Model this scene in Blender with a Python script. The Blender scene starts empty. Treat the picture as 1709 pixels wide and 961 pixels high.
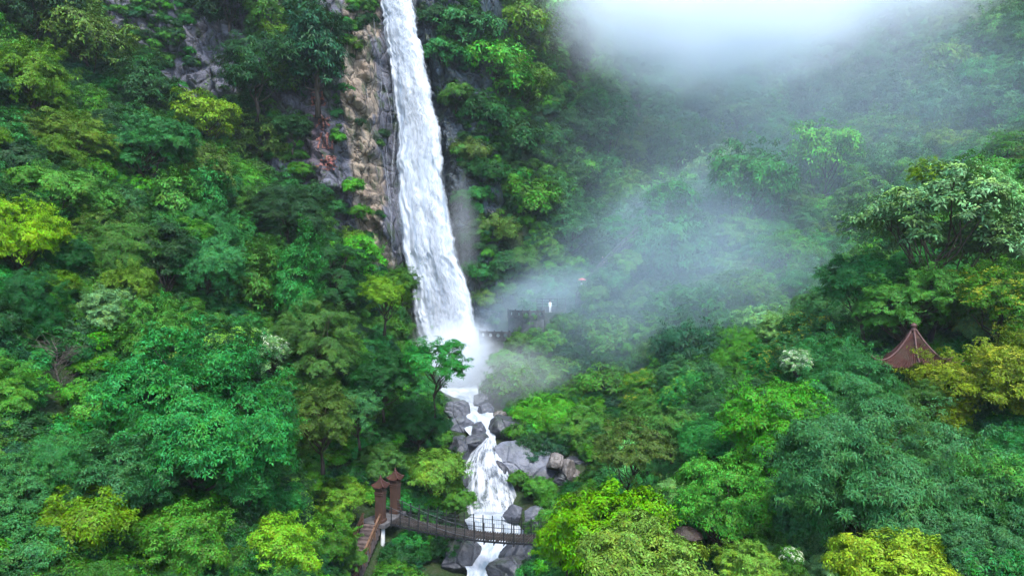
import bpy, bmesh, math, random
import numpy as np
from mathutils import Vector, Matrix, noise, Euler
from mathutils.bvhtree import BVHTree

random.seed(7)
RNG = np.random.default_rng(7)
S = bpy.context.scene
COL = S.collection

# ------------------------------------------------------------------ camera, light, exposure
CAMZ = 40.0
cam_d = bpy.data.cameras.new('camera'); cam = bpy.data.objects.new('camera', cam_d); COL.objects.link(cam)
cam.location = (0, 0, CAMZ); cam.rotation_euler = (math.radians(90), 0, 0)
cam_d.sensor_width = 36; cam_d.lens = 24; cam_d.clip_start = 0.5; cam_d.clip_end = 2000
S.camera = cam
W = bpy.data.worlds.new('World'); S.world = W; W.use_nodes = True
SUN_EL = 62.0                          # high, behind the camera and a little to its right
nt = W.node_tree; bg = nt.nodes['Background']
sky = nt.nodes.new('ShaderNodeTexSky'); sky.sky_type = 'NISHITA'; sky.sun_disc = False
sky.sun_elevation = math.radians(SUN_EL); sky.sun_rotation = math.radians(160)
sky.air_density = 1.0; sky.dust_density = 1.2; sky.ozone_density = 1.5
nt.links.new(sky.outputs['Color'], bg.inputs['Color']); bg.inputs['Strength'].default_value = 0.13
sun_d = bpy.data.lights.new('sun', 'SUN'); sun = bpy.data.objects.new('sun', sun_d); COL.objects.link(sun)
sun_d.energy = 1.3; sun_d.angle = math.radians(14); sun_d.color = (1.0, 0.98, 0.95)
_az = math.radians(160)
_dir = Vector((math.sin(_az) * math.cos(math.radians(SUN_EL)), math.cos(_az) * math.cos(math.radians(SUN_EL)), math.sin(math.radians(SUN_EL))))
sun.rotation_euler = _dir.to_track_quat('Z', 'Y').to_euler()
S.view_settings.view_transform = 'Standard'; S.view_settings.look = 'None'
S.view_settings.exposure = 2.15; S.view_settings.gamma = 1.0; S.view_settings.use_curve_mapping = False
cy = S.cycles
cy.max_bounces = 10; cy.diffuse_bounces = 2; cy.glossy_bounces = 2; cy.transmission_bounces = 3
cy.transparent_max_bounces = 16; cy.volume_bounces = 8
cy.volume_step_rate = 1.5; cy.volume_max_steps = 128
cy.use_denoising = True
cy.sample_clamp_indirect = 4.0
cy.use_adaptive_sampling = True; cy.adaptive_threshold = 0.02

F = 1139.0
def P(px, py, d):
    return Vector(((px - 854.5) / F * d, d, CAMZ - (py - 480.5) / F * d))
def proj(p):
    return (854.5 + p[0] / p[1] * F, 480.5 - (p[2] - CAMZ) / p[1] * F)

# ------------------------------------------------------------------ helpers
def tag(o, label=None, cat=None, group=None, kind=None):
    if label: o['label'] = label
    if cat: o['category'] = cat
    if group: o['group'] = group
    if kind: o['kind'] = kind
    return o
def empty(name, loc, rz=0.0, sc=1.0):
    o = bpy.data.objects.new(name, None); COL.objects.link(o)
    o.location = loc; o.rotation_euler = (0, 0, rz); o.scale = (sc, sc, sc); o.empty_display_size = 0.3
    return o
def link(name, me, mat=None, parent=None, loc=None):
    o = bpy.data.objects.new(name, me); COL.objects.link(o)
    if mat is not None and len(me.materials) == 0: me.materials.append(mat)
    if parent is not None: o.parent = parent
    if loc is not None: o.location = loc
    return o
def np_mesh(name, V, Q, smooth=False):
    """V (n,3); Q (m,4) or list of arrays of equal width"""
    me = bpy.data.meshes.new(name)
    V = np.ascontiguousarray(V, dtype=np.float32); Q = np.ascontiguousarray(Q, dtype=np.int32)
    k = Q.shape[1]
    me.vertices.add(len(V)); me.vertices.foreach_set('co', V.ravel())
    me.loops.add(Q.size); me.loops.foreach_set('vertex_index', Q.ravel())
    me.polygons.add(len(Q)); me.polygons.foreach_set('loop_start', np.arange(0, Q.size, k, dtype=np.int32))
    if smooth: me.polygons.foreach_set('use_smooth', np.ones(len(Q), dtype=bool))
    me.update(calc_edges=True); me.validate()
    return me
def bm_mesh(name, bm, smooth=False):
    me = bpy.data.meshes.new(name); bmesh.ops.recalc_face_normals(bm, faces=bm.faces[:])
    bm.to_mesh(me); bm.free()
    if smooth:
        for p in me.polygons: p.use_smooth = True
    return me
def add_box(bm, c, s, rot=None, bev=0.0):
    m = Matrix.Translation(Vector(c))
    if rot is not None: m = m @ rot.to_4x4()
    m = m @ Matrix.Diagonal((s[0], s[1], s[2], 1))
    r = bmesh.ops.create_cube(bm, size=1.0, matrix=m)
    if bev > 0:
        es = list({e for v in r['verts'] for e in v.link_edges})
        bmesh.ops.bevel(bm, geom=es, offset=bev, segments=1, affect='EDGES')
def add_bar(bm, a, b, w, h=None):
    """square bar between two points"""
    a, b = Vector(a), Vector(b); d = b - a
    q = d.to_track_quat('Z', 'Y')
    m = Matrix.Translation((a + b) / 2) @ q.to_matrix().to_4x4() @ Matrix.Diagonal((w, h or w, d.length, 1))
    bmesh.ops.create_cube(bm, size=1.0, matrix=m)
def add_tube(bm, pts, radii, seg=6, cap=True):
    rings = []
    n = len(pts)
    for i, p in enumerate(pts):
        p = Vector(p)
        d = (Vector(pts[min(i + 1, n - 1)]) - Vector(pts[max(i - 1, 0)])).normalized()
        q = d.to_track_quat('Z', 'Y')
        rings.append([bm.verts.new(p + q @ Vector((math.cos(2 * math.pi * k / seg), math.sin(2 * math.pi * k / seg), 0)) * radii[i]) for k in range(seg)])
    for i in range(n - 1):
        for k in range(seg):
            bm.faces.new((rings[i][k], rings[i][(k + 1) % seg], rings[i + 1][(k + 1) % seg], rings[i + 1][k]))
    if cap:
        bm.faces.new(rings[0][::-1]); bm.faces.new(rings[-1])
def add_lathe(bm, prof, c=(0, 0, 0), seg=16):
    c = Vector(c); rings = []
    for r, z in prof:
        rings.append([bm.verts.new(c + Vector((r * math.cos(2 * math.pi * k / seg), r * math.sin(2 * math.pi * k / seg), z))) for k in range(seg)])
    for i in range(len(prof) - 1):
        for k in range(seg):
            bm.faces.new((rings[i][k], rings[i][(k + 1) % seg], rings[i + 1][(k + 1) % seg], rings[i + 1][k]))
    bm.faces.new(rings[0][::-1]); bm.faces.new(rings[-1])

def attach(o, t, base):
    """parent o (mesh written in world coordinates) to the unrotated thing t standing at base"""
    o.data.transform(Matrix.Translation(-Vector(base))); o.parent = t
    return o

# ------------------------------------------------------------------ materials
class NT:
    def __init__(s, name):
        s.m = bpy.data.materials.new(name); s.m.use_nodes = True; s.t = s.m.node_tree; s.t.nodes.clear()
        s.out = s.n('ShaderNodeOutputMaterial')
    def n(s, typ, **kw):
        nd = s.t.nodes.new(typ)
        for k, v in kw.items(): setattr(nd, k, v)
        return nd
    def l(s, a, b): s.t.links.new(a, b)
    def val(s, sock, v):
        if hasattr(v, 'is_output') or isinstance(v, bpy.types.NodeSocket): s.l(v, sock)
        else: sock.default_value = v
    def noise(s, scale, detail=4, rough=0.55, vec=None, dist=0.0):
        nd = s.n('ShaderNodeTexNoise'); nd.inputs['Scale'].default_value = scale; nd.inputs['Detail'].default_value = detail
        nd.inputs['Roughness'].default_value = rough; nd.inputs['Distortion'].default_value = dist
        if vec is not None: s.l(vec, nd.inputs['Vector'])
        return nd.outputs['Fac']
    def ramp(s, fac, stops):
        nd = s.n('ShaderNodeValToRGB'); e = nd.color_ramp.elements
        while len(e) < len(stops): e.new(0.5)
        for el, (p, c) in zip(e, stops):
            el.position = p; el.color = (*c, 1) if len(c) == 3 else c
        s.l(fac, nd.inputs['Fac']); return nd.outputs['Color']
    def mr(s, v, a, b, c=0.0, d=1.0, smooth=False):
        nd = s.n('ShaderNodeMapRange'); nd.clamp = True
        if smooth: nd.interpolation_type = 'SMOOTHSTEP'
        s.val(nd.inputs['Value'], v)
        for k, x in zip(('From Min', 'From Max', 'To Min', 'To Max'), (a, b, c, d)): s.val(nd.inputs[k], x)
        return nd.outputs['Result']
    def math(s, op, a, b=0.0):
        nd = s.n('ShaderNodeMath', operation=op); s.val(nd.inputs[0], a); s.val(nd.inputs[1], b); return nd.outputs[0]
    def mix(s, fac, a, b, mode='MIX'):
        nd = s.n('ShaderNodeMix', data_type='RGBA', blend_type=mode)
        s.val(nd.inputs[0], fac)
        for sock, v in ((nd.inputs[6], a), (nd.inputs[7], b)):
            if isinstance(v, tuple): sock.default_value = (*v, 1) if len(v) == 3 else v
            else: s.l(v, sock)
        return nd.outputs[2]
    def mapping(s, vec, scale=(1, 1, 1), loc=(0, 0, 0)):
        nd = s.n('ShaderNodeMapping'); nd.inputs['Scale'].default_value = scale; nd.inputs['Location'].default_value = loc
        s.l(vec, nd.inputs['Vector']); return nd.outputs['Vector']
    def bump(s, h, strength=0.5, dist=0.1):
        nd = s.n('ShaderNodeBump'); nd.inputs['Strength'].default_value = strength; nd.inputs['Distance'].default_value = dist
        s.l(h, nd.inputs['Height']); return nd.outputs['Normal']
    def bsdf(s, col, rough=0.7, spec=0.3, normal=None, alpha=None, metal=0.0):
        nd = s.n('ShaderNodeBsdfPrincipled')
        if isinstance(col, tuple): nd.inputs['Base Color'].default_value = (*col, 1)
        else: s.l(col, nd.inputs['Base Color'])
        s.val(nd.inputs['Roughness'], rough); s.val(nd.inputs['Specular IOR Level'], spec); nd.inputs['Metallic'].default_value = metal
        if normal is not None: s.l(normal, nd.inputs['Normal'])
        if alpha is not None: s.val(nd.inputs['Alpha'], alpha)
        return nd
    def done(s, sh): s.l(sh, s.out.inputs['Surface']); return s.m
    def obj(s): return s.n('ShaderNodeTexCoord').outputs['Object']
    def pos(s): return s.n('ShaderNodeNewGeometry').outputs['Position']

def leaf_material(fixed=None):
    s = NT('leaf')
    oi = s.n('ShaderNodeObjectInfo'); geo = s.n('ShaderNodeNewGeometry')
    r = geo.outputs['Random Per Island']
    hsv = s.n('ShaderNodeHueSaturation')
    s.val(hsv.inputs['Hue'], s.mr(r, 0, 1, 0.468, 0.520)); s.val(hsv.inputs['Saturation'], s.mr(oi.outputs['Random'], 0, 1, 0.90, 1.05))
    nz = s.noise(0.55, 3, 0.6, s.obj())
    v = s.math('MULTIPLY', s.mr(r, 0, 1, 0.55, 1.5), s.mr(nz, 0.3, 0.7, 0.72, 1.3))
    v = s.math('MULTIPLY', v, s.mr(oi.outputs['Random'], 0, 1, 0.85, 1.2))
    s.val(hsv.inputs['Value'], v)
    if fixed is None: s.l(oi.outputs['Color'], hsv.inputs['Color'])
    else: hsv.inputs['Color'].default_value = (*fixed, 1)
    c = hsv.outputs['Color']
    c = s.mix(s.mr(s.noise(0.9, 3, 0.6, s.mapping(s.obj(), (1, 1, 1), (7, 2, 5))), 0.50, 0.66, 0.0, 0.75), c, s.mix(1.0, c, (1.55, 1.15, 0.6), 'MULTIPLY'))
    b = s.bsdf(c, 0.5, 0.14)
    t = s.n('ShaderNodeBsdfTranslucent')
    s.l(s.mix(0.5, c, (0.12, 0.22, 0.01), 'MIX'), t.inputs['Color'])
    mx = s.n('ShaderNodeMixShader'); mx.inputs[0].default_value = 0.10
    s.l(b.outputs[0], mx.inputs[1]); s.l(t.outputs[0], mx.inputs[2])
    return s.done(mx.outputs[0])
LEAF = leaf_material(); LEAFC = {}

def simple(name, c1, c2, scale, rough=0.8, bump=0.4, dist=0.03, spec=0.3, stretch=(1, 1, 1), c3=None, lo=0.35, hi=0.65):
    s = NT(name); v = s.mapping(s.obj(), stretch)
    n1 = s.noise(scale, 6, 0.62, v)
    col = s.ramp(n1, [(lo, c1), (hi, c2)])
    if c3:
        n2 = s.noise(scale * 0.35, 4, 0.6, v); col = s.mix(s.mr(n2, 0.5, 0.68), col, c3)
    nrm = s.bump(s.noise(scale * 3, 5, 0.6, v), bump, dist)
    return s.done(s.bsdf(col, rough, spec, nrm).outputs[0])
BARK = simple('bark', (0.022, 0.016, 0.012), (0.075, 0.058, 0.042), 4, 0.9, 0.6, 0.04, 0.2, (1, 1, 0.25))
BLOSSOM = simple('blossom', (0.62, 0.66, 0.42), (0.85, 0.86, 0.72), 3, 0.7, 0, 0.01)
SHOOT = simple('young_shoot', (0.19, 0.25, 0.008), (0.34, 0.36, 0.015), 1.2, 0.6, 0, 0.01)
SHOOTG = simple('fresh_shoot', (0.07, 0.22, 0.010), (0.13, 0.30, 0.014), 1.2, 0.6, 0, 0.01)
SHOOT2 = simple('young_leaf', (0.13, 0.31, 0.05), (0.22, 0.38, 0.07), 1.2, 0.6, 0, 0.01)
BROWN = simple('brown_plaster', (0.046, 0.024, 0.017), (0.088, 0.046, 0.032), 2.2, 0.75, 0.3, 0.02, 0.3, (1, 1, 0.4), (0.075, 0.038, 0.026))
TILE = simple('brown_roof_tile', (0.030, 0.011, 0.008), (0.066, 0.024, 0.018), 3.0, 0.8, 0.3, 0.02, 0.15, (1, 1, 1), (0.05, 0.032, 0.02))
RIDGE = simple('ridge_tile', (0.05, 0.021, 0.017), (0.10, 0.042, 0.033), 3.0, 0.6, 0.3, 0.02, 0.4)
CONC = simple('concrete', (0.34, 0.35, 0.34), (0.62, 0.64, 0.62), 2.0, 0.8, 0.3, 0.02, 0.3, (1, 1, 0.3), (0.2, 0.21, 0.18))
DARKCONC = simple('dark_concrete', (0.05, 0.048, 0.05), (0.12, 0.115, 0.115), 1.2, 0.85, 0.4, 0.03)
STEEL = simple('dark_steel', (0.012, 0.014, 0.016), (0.022, 0.023, 0.025), 5.0, 0.6, 0.15, 0.01, 0.2)
CABLE = simple('steel_cable', (0.04, 0.045, 0.05), (0.10, 0.105, 0.11), 6.0, 0.4, 0.2, 0.01, 0.5)
PLANK = simple('weathered_plank', (0.035, 0.028, 0.025), (0.09, 0.072, 0.062), 3.0, 0.75, 0.4, 0.02, 0.3, (1, 1, 1), (0.05, 0.05, 0.04))
WOOD = simple('handrail_wood', (0.085, 0.045, 0.026), (0.165, 0.092, 0.052), 2.0, 0.6, 0.3, 0.02, 0.3, (1, 1, 0.3))
STEPM = simple('step_stone', (0.06, 0.045, 0.042), (0.16, 0.12, 0.11), 2.5, 0.8, 0.4, 0.02)
BAL = simple('balustrade_stone', (0.03, 0.034, 0.038), (0.085, 0.09, 0.095), 2.0, 0.85, 0.4, 0.03)
WALLM = simple('rubble_wall', (0.045, 0.05, 0.055), (0.12, 0.125, 0.125), 1.1, 0.9, 0.8, 0.12, 0.2, (1, 1, 1), (0.03, 0.055, 0.03))
WHITECLOTH = simple('white_cloth', (0.78, 0.79, 0.8), (0.85, 0.85, 0.86), 4, 0.7, 0.2, 0.02)
DARKCLOTH = simple('dark_cloth', (0.02, 0.022, 0.03), (0.05, 0.05, 0.06), 4, 0.8, 0.2, 0.02)
REDCLOTH = simple('red_cloth', (0.40, 0.10, 0.10), (0.5, 0.15, 0.15), 4, 0.6, 0.1, 0.02)
SKIN = simple('skin', (0.45, 0.28, 0.2), (0.5, 0.32, 0.24), 4, 0.6, 0.1, 0.01)
HAIR = simple('hair', (0.01, 0.008, 0.007), (0.02, 0.016, 0.014), 8, 0.5, 0.2, 0.01)

def rock_material(name, grey1, grey2, moss=0.35, wet=0.45, sc=1.0):
    s = NT(name); v = s.pos()
    n1 = s.noise(0.35 * sc, 7, 0.62, v, 0.4); n2 = s.noise(1.6 * sc, 6, 0.65, v); n3 = s.noise(0.6 * sc, 5, 0.6, s.mapping(v, (1, 1, 1), (31, 7, 3)))
    col = s.ramp(n1, [(0.3, grey1), (0.7, grey2)])
    col = s.mix(s.mr(n2, 0.35, 0.7, 0.0, 0.55), col, tuple(x * 0.4 for x in grey1))
    up = s.n('ShaderNodeSeparateXYZ'); s.l(s.n('ShaderNodeNewGeometry').outputs['Normal'], up.inputs[0])
    mo = s.math('MULTIPLY', s.mr(n3, 0.5, 0.66), s.mr(up.outputs['Z'], 0.0, 0.8))
    col = s.mix(s.math('MULTIPLY', mo, moss), col, (0.035, 0.06, 0.016))
    oz = s.n('ShaderNodeSeparateXYZ'); s.l(s.obj(), oz.inputs[0])
    wl = s.mr(s.math('ADD', oz.outputs['Z'], s.math('MULTIPLY', s.math('SUBTRACT', n2, 0.5), 1.6)), -0.15, -0.55)
    col = s.mix(s.math('MULTIPLY', wl, 0.7), col, (0.02, 0.021, 0.022))
    vo = s.n('ShaderNodeTexVoronoi', feature='DISTANCE_TO_EDGE'); vo.inputs['Scale'].default_value = 0.35 * sc
    s.l(s.mix(0.12, v, s.n('ShaderNodeTexNoise').outputs['Color']), vo.inputs['Vector'])
    h = s.math('ADD', s.math('MULTIPLY', n2, 0.6), s.mr(vo.outputs['Distance'], 0, 0.04, -0.25, 0.0))
    return s.done(s.bsdf(col, wet, 0.4, s.bump(h, 0.9, 0.4)).outputs[0])
ROCK = rock_material('boulder_rock', (0.055, 0.06, 0.075), (0.145, 0.152, 0.175), 0.5)
ROCKBLUE = rock_material('smooth_grey_rock', (0.11, 0.12, 0.145), (0.18, 0.19, 0.225), 0.25, 0.4, 0.8)
ROCKTAN = rock_material('tan_rock', (0.11, 0.095, 0.085), (0.22, 0.195, 0.175), 0.2, 0.6)
ROCKBROWN = rock_material('brown_rock', (0.035, 0.022, 0.018), (0.075, 0.05, 0.042), 0.4, 0.6)
ROCKDARK = rock_material('dark_wet_rock', (0.032, 0.034, 0.042), (0.085, 0.088, 0.10), 0.5, 0.3)

# ------------------------------------------------------------------ terrain : one height field for the whole gorge
CTRL = [
 # stream bed
 (-9,107,24.6),(-4.2,86,23.4),(-3.6,78,21.9),(-3.4,75,20.8),(-2.4,70,16.4),(-1.2,65,16.3),(-2.5,60,15.8),(-3,55,15.2),(-2.5,48,14.2),(-1,35,11.5),(0,15,7.5),(0,-10,4),
 # near banks of the stream
 (-5.2,96,24.6),(-9.5,98,24.1),(-12.5,101,24.8),(-7.4,84,23.2),(-7.2,77,21.6),(-6.6,70,18.6),(-6.2,64,17.2),(-7.5,58,16.8),(-6,50,16.2),(-5,40,15.0),
 (1.2,86,24.2),(0.4,79,22.8),(0.8,74,20.2),(2.8,69,18.2),(4.2,64,18.2),(3.0,58,17.6),(2.6,52,18.0),(3,44,17.0),
 # left hill
 (-20,30,23),(-32,48,35),(-44,66,51),(-52,88,63),(-30,95,50),(-23,65,33),(-18,45,24),(-13.5,75,31),(-11.2,64,21.5),(-13,58,19),(-15,54,18),(-23,88,41),(-45,100,62),
 (-20,98,39),(-16,101,33),(-12.5,90,28.5),(-60,60,60),(-15,20,17),(-35,20,28),(-10,5,10),(-60,30,50),(-90,90,90),(-60,112,78),(-30,112,55),(-40,132,108),(-90,130,115),(-10,45,18.5),(-28,78,42),(-38,82,52),(-35,60,41),
 # behind the falls
 (-12,115,33),(-12,124,94),(-5,114,38),(-20,122,90),(-12,145,108),(-25,118,75),(-6,121,72),(-3,128,82),(-1,117,55),
 # right wall and the slopes beyond
 (2.5,113,42),(5,127,57),(5.5,138,69),(19,152,72),(13,163,95),(3,150,98),(0,200,128),(20,185,103),(-20,170,130),
 # right side, near to far
 (17,24,23.5),(18,34,24),(9.3,36,19.5),(6.6,48,19.2),(10,58,20.8),(21,60,24),(33,56,30.4),(36,57,30.6),(40,68,35),(34,78,30.5),(11.5,90,26.5),(0,97,27.2),(-3.5,99,25.6),(2.3,105,31.5),(8,108,35.5),
 (14,112,39.5),(28,115,47),(36.5,105,41),(52,120,51.5),(76,135,62),(87,120,64),(50,165,71),(91,190,93),(108,150,89),(20,74,25),(24,92,33),(46,88,36),(11,75,22.0),(6,80,23.0),(5.5,73,18.9),(6.5,68,18.4),(4.5,71,18.3),
 (60,60,46),(70,90,51),(130,120,100),(25,10,18),(50,20,35),(60,40,43),(8,15,12),(60,220,112),(120,240,145),(60,270,165),(150,270,180),(170,180,140),(170,60,110),(24,130,50),(36,135,54),(28,45,27),(45,48,34),(12,100,33),(-60,180,140),(-120,120,130),(-120,40,90),
 (-100,-15,60),(170,-15,90),(-100,270,180),(0,270,175),(170,270,190),(40,-15,20),(-40,-15,20),
]
C = np.array(CTRL, dtype=float)
def _rbf_fit(XY, Z):
    D = np.linalg.norm(XY[:, None] - XY[None], axis=2)
    n = len(XY); A = np.zeros((n + 3, n + 3)); A[:n, :n] = D; A[:n, n] = 1; A[:n, n + 1:] = XY; A[n, :n] = 1; A[n + 1:, :n] = XY.T
    return np.linalg.solve(A, np.r_[Z, 0, 0, 0])
def _rbf_eval(w, XY, Q):
    out = np.empty(len(Q))
    for i in range(0, len(Q), 8000):
        q = Q[i:i + 8000]; D = np.linalg.norm(q[:, None] - XY[None], axis=2)
        out[i:i + 8000] = D @ w[:len(XY)] + w[len(XY)] + q @ w[len(XY) + 1:]
    return out
_w = _rbf_fit(C[:, :2], C[:, 2])
X0, X1, Y0, Y1, ST = -120.0, 170.0, -15.0, 271.0, 1.0
nx, ny = int((X1 - X0) / ST) + 1, int((Y1 - Y0) / ST) + 1
gx, gy = np.meshgrid(np.linspace(X0, X1, nx), np.linspace(Y0, Y1, ny))
HZ = _rbf_eval(_w, C[:, :2], np.c_[gx.ravel(), gy.ravel()]).reshape(ny, nx)
_nz = np.array([noise.fractal(Vector((x * 0.09, y * 0.09, 3.1)), 1.0, 2.0, 4) for x, y in zip(gx.ravel(), gy.ravel())]).reshape(ny, nx)
_amp = np.clip((np.abs(gx + 3) - 4) / 12, 0.15, 1.0)
HZ = HZ + _nz * 1.1 * _amp
def ground(x, y):
    fx = min(max((x - X0) / ST, 0), nx - 1.001); fy = min(max((y - Y0) / ST, 0), ny - 1.001)
    i, j = int(fx), int(fy); u, v = fx - i, fy - j
    return (HZ[j, i] * (1 - u) + HZ[j, i + 1] * u) * (1 - v) + (HZ[j + 1, i] * (1 - u) + HZ[j + 1, i + 1] * u) * v
_id = np.arange(nx * ny).reshape(ny, nx)
Q = np.stack([_id[:-1, :-1], _id[:-1, 1:], _id[1:, 1:], _id[1:, :-1]], -1).reshape(-1, 4)
TV = np.c_[gx.ravel(), gy.ravel(), HZ.ravel()]
s = NT('forest_floor'); v = s.pos()
n1 = s.noise(0.5, 7, 0.65, v); n2 = s.noise(2.5, 5, 0.6, v)
col = s.ramp(n1, [(0.3, (0.012, 0.02, 0.008)), (0.5, (0.022, 0.042, 0.012)), (0.72, (0.05, 0.045, 0.028))])
col = s.mix(s.mr(n2, 0.45, 0.7, 0, 0.6), col, (0.02, 0.05, 0.012))
FLOOR = s.done(s.bsdf(col, 0.9, 0.2, s.bump(n2, 0.8, 0.3)).outputs[0])
tme = np_mesh('hillside', TV, Q, True)
tag(link('hillside', tme, FLOOR), 'steep dark forest floor of the gorge slopes', None, None, 'structure')

# ------------------------------------------------------------------ rock cliff carrying the waterfall : a near-vertical face
CL = [(520,100,104),(520,230,102.5),(520,330,101),(560,430,100.5),(600,60,107),(600,180,105.2),(600,280,104),(630,400,103.5),(645,120,111),(648,220,110),(652,300,109.5),(662,450,109),
      (700,-40,119),(700,60,117),(730,180,115.5),(760,300,113.5),(785,420,112),(800,520,111),(740,60,119),(775,150,119),(800,250,117),(815,350,114.5),(830,430,113),(850,520,112),
      (480,20,109),(400,60,110),(300,40,108),(200,50,106),(330,170,104.5),(440,200,105),(700,600,111),(560,560,103),(150,140,100),(60,60,104),(640,600,107),(250,250,103),(640,0,116),(590,-40,112),(500,-60,114),(300,-60,113),(100,-60,112),(860,250,123),(870,100,130),(800,0,126),(870,620,113)]
CP = np.array([tuple(P(*c)) for c in CL])
_cw = _rbf_fit(CP[:, [0, 2]], CP[:, 1])
cs = 0.33
cxn, czn = int(92 / cs), int(80 / cs)
cx, cz = np.meshgrid(np.linspace(-82, 8, cxn), np.linspace(20, 98, czn))
CYY = _rbf_eval(_cw, CP[:, [0, 2]], np.c_[cx.ravel(), cz.ravel()])
def rockdisp(x, z):
    p = Vector((x * 0.16 + z * 0.05, 0.3, z * 0.11))
    a = noise.multi_fractal(p, 0.9, 2.1, 5)
    b = noise.voronoi(Vector((x * 0.28 + z * 0.12, 4.0, z * 0.2 - x * 0.05)))[0]
    cc = noise.voronoi(Vector((x * 0.8 + z * 0.3, 9.0, z * 0.55)))[0]
    return -(a - 1) * 1.4 - min(b[1] - b[0], 0.35) * 5.0 + noise.cell(Vector((x * 0.3 + z * 0.1, 2.0, z * 0.22))) * 0.9 - min(cc[1] - cc[0], 0.3) * 2.4 + noise.noise(Vector((x * 1.5, 1, z * 1.5))) * 0.2
CD = np.array([rockdisp(x, z) for x, z in zip(cx.ravel(), cz.ravel())])
_zl = cz.ravel(); _xl = cx.ravel()
_l = np.interp(_zl, [25, 45, 55, 65, 75, 90], [-15.2, -16.6, -18, -19.4, -20.6, -22.6]); _r = np.interp(_zl, [25, 45, 55, 65, 75, 90], [-4.0, -8, -10, -11.6, -13, -16])
_in = np.clip(np.minimum(_xl - _l + 2.2, _r + 0.6 - _xl) / 1.5, 0, 1)
CYv = CYY + CD * (1 - 0.55 * _in) + 2.4 * _in + 3.2 * np.clip(_xl + 2.5 + np.clip((_zl - 60) * 0.12, 0, 3), 0, None)
CV = np.c_[cx.ravel(), CYv, cz.ravel()]
_id = np.arange(cxn * czn).reshape(czn, cxn)
CQ = np.stack([_id[:-1, :-1], _id[:-1, 1:], _id[1:, 1:], _id[1:, :-1]], -1).reshape(-1, 4)
cme = np_mesh('rock_cliff', CV, CQ, False)
def gauss(px, py, cxp, cyp, sx, sy): return np.exp(-((px - cxp) / sx) ** 2 - ((py - cyp) / sy) ** 2)
# stain map of the cliff: tan dry band left of the falls, wet dark rock beside the falls, red-stained strip with the inscription
_xx, _zz = CV[:, 0], CV[:, 2]
axis = np.interp(_zz, [25, 45, 55, 65, 75, 90], [-19.5, -20.5, -22.0, -23.6, -24.0, -24.6])      # middle of the tan band
tan = np.exp(-((_xx - axis) / 2.3) ** 4)
fall_l = np.interp(_zz, [25, 45, 55, 65, 75, 90], [-17.2, -18.2, -19.0, -20.0, -21.0, -22.4])
wet = np.clip((_xx - fall_l) / 1.5, 0, 1)
red = np.exp(-((_xx + 29.3) / 2.2) ** 2 - ((_zz - 63) / 8) ** 2)
att = cme.color_attributes.new('stain', 'FLOAT_COLOR', 'POINT')
att.data.foreach_set('color', np.c_[tan, wet, red, np.ones(len(tan))].astype(np.float32).ravel())
s = NT('cliff_rock'); v = s.pos()
at = s.n('ShaderNodeAttribute', attribute_name='stain'); sp = s.n('ShaderNodeSeparateColor'); s.l(at.outputs['Color'], sp.inputs[0])
n1 = s.noise(0.3, 7, 0.65, s.mapping(v, (1, 1, 0.5)), 0.6); n2 = s.noise(1.3, 6, 0.65, v); n3 = s.noise(0.22, 5, 0.6, s.mapping(v, (1, 1, 0.6), (9, 3, 5)))
grey = s.ramp(n1, [(0.3, (0.045, 0.045, 0.058)), (0.55, (0.10, 0.10, 0.125)), (0.75, (0.19, 0.195, 0.22))])
tanc = s.ramp(n1, [(0.25, (0.10, 0.075, 0.055)), (0.45, (0.20, 0.15, 0.105)), (0.75, (0.37, 0.30, 0.215))])
col = s.mix(s.mr(s.math('ADD', sp.outputs[0], s.math('MULTIPLY', s.math('SUBTRACT', n3, 0.55), 2.2)), 0.3, 0.62), grey, tanc)
col = s.mix(s.math('MULTIPLY', s.mr(sp.outputs[2], 0.1, 0.9), 0.5), col, (0.10, 0.055, 0.06))
wetc = s.ramp(n1, [(0.3, (0.018, 0.028, 0.038)), (0.7, (0.06, 0.085, 0.105))])
wf = s.mr(s.math('ADD', sp.outputs[1], s.math('MULTIPLY', s.math('SUBTRACT', n3, 0.5), 0.7)), 0.3, 0.7)
col = s.mix(wf, col, wetc)
col = s.mix(s.mr(n2, 0.5, 0.75, 0, 0.65), col, (0.025, 0.024, 0.024))
mo = s.mr(s.noise(0.45, 5, 0.62, s.mapping(v, (1, 1, 0.7), (2, 8, 1))), 0.53, 0.62)
col = s.mix(s.math('MULTIPLY', mo, 0.8), col, (0.03, 0.055, 0.014))
vo = s.n('ShaderNodeTexVoronoi', feature='DISTANCE_TO_EDGE'); vo.inputs['Scale'].default_value = 0.55
s.l(s.mix(0.10, s.mapping(v, (1.0, 1, 0.62)), s.n('ShaderNodeTexNoise').outputs['Color']), vo.inputs['Vector'])
col = s.mix(s.mr(vo.outputs['Distance'], 0.0, 0.05, 0.75, 0.0), col, (0.02, 0.018, 0.017))
rg = s.mr(wf, 0, 1, 0.8, 0.3)
hh = s.math('ADD', n2, s.mr(vo.outputs['Distance'], 0.0, 0.12, -0.6, 0.0))
CLIFF = s.done(s.bsdf(col, rg, 0.4, s.bump(hh, 1.0, 0.6)).outputs[0])
cliff = tag(link('rock_cliff', cme, CLIFF), 'tall rock face behind the waterfall, tan and dark wet stone', None, None, 'structure')

# ray casting on the ground that has been built, used to root plants
bvh = BVHTree.FromPolygons([tuple(x) for x in np.r_[TV, CV]], [tuple(q) for q in np.r_[Q, CQ + len(TV)]])
def cast(px, py):
    o = Vector((0, 0, CAMZ)); d = P(px, py, 1.0) - o; d.normalize()
    h, n, i, t = bvh.ray_cast(o, d, 400)
    return h, n
def cliff_y(x, z):
    i = int(round((x + 82) / 90 * (cxn - 1))); j = int(round((z - 20) / 78 * (czn - 1)))
    return CYv[min(max(j, 0), czn - 1) * cxn + min(max(i, 0), cxn - 1)]

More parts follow.
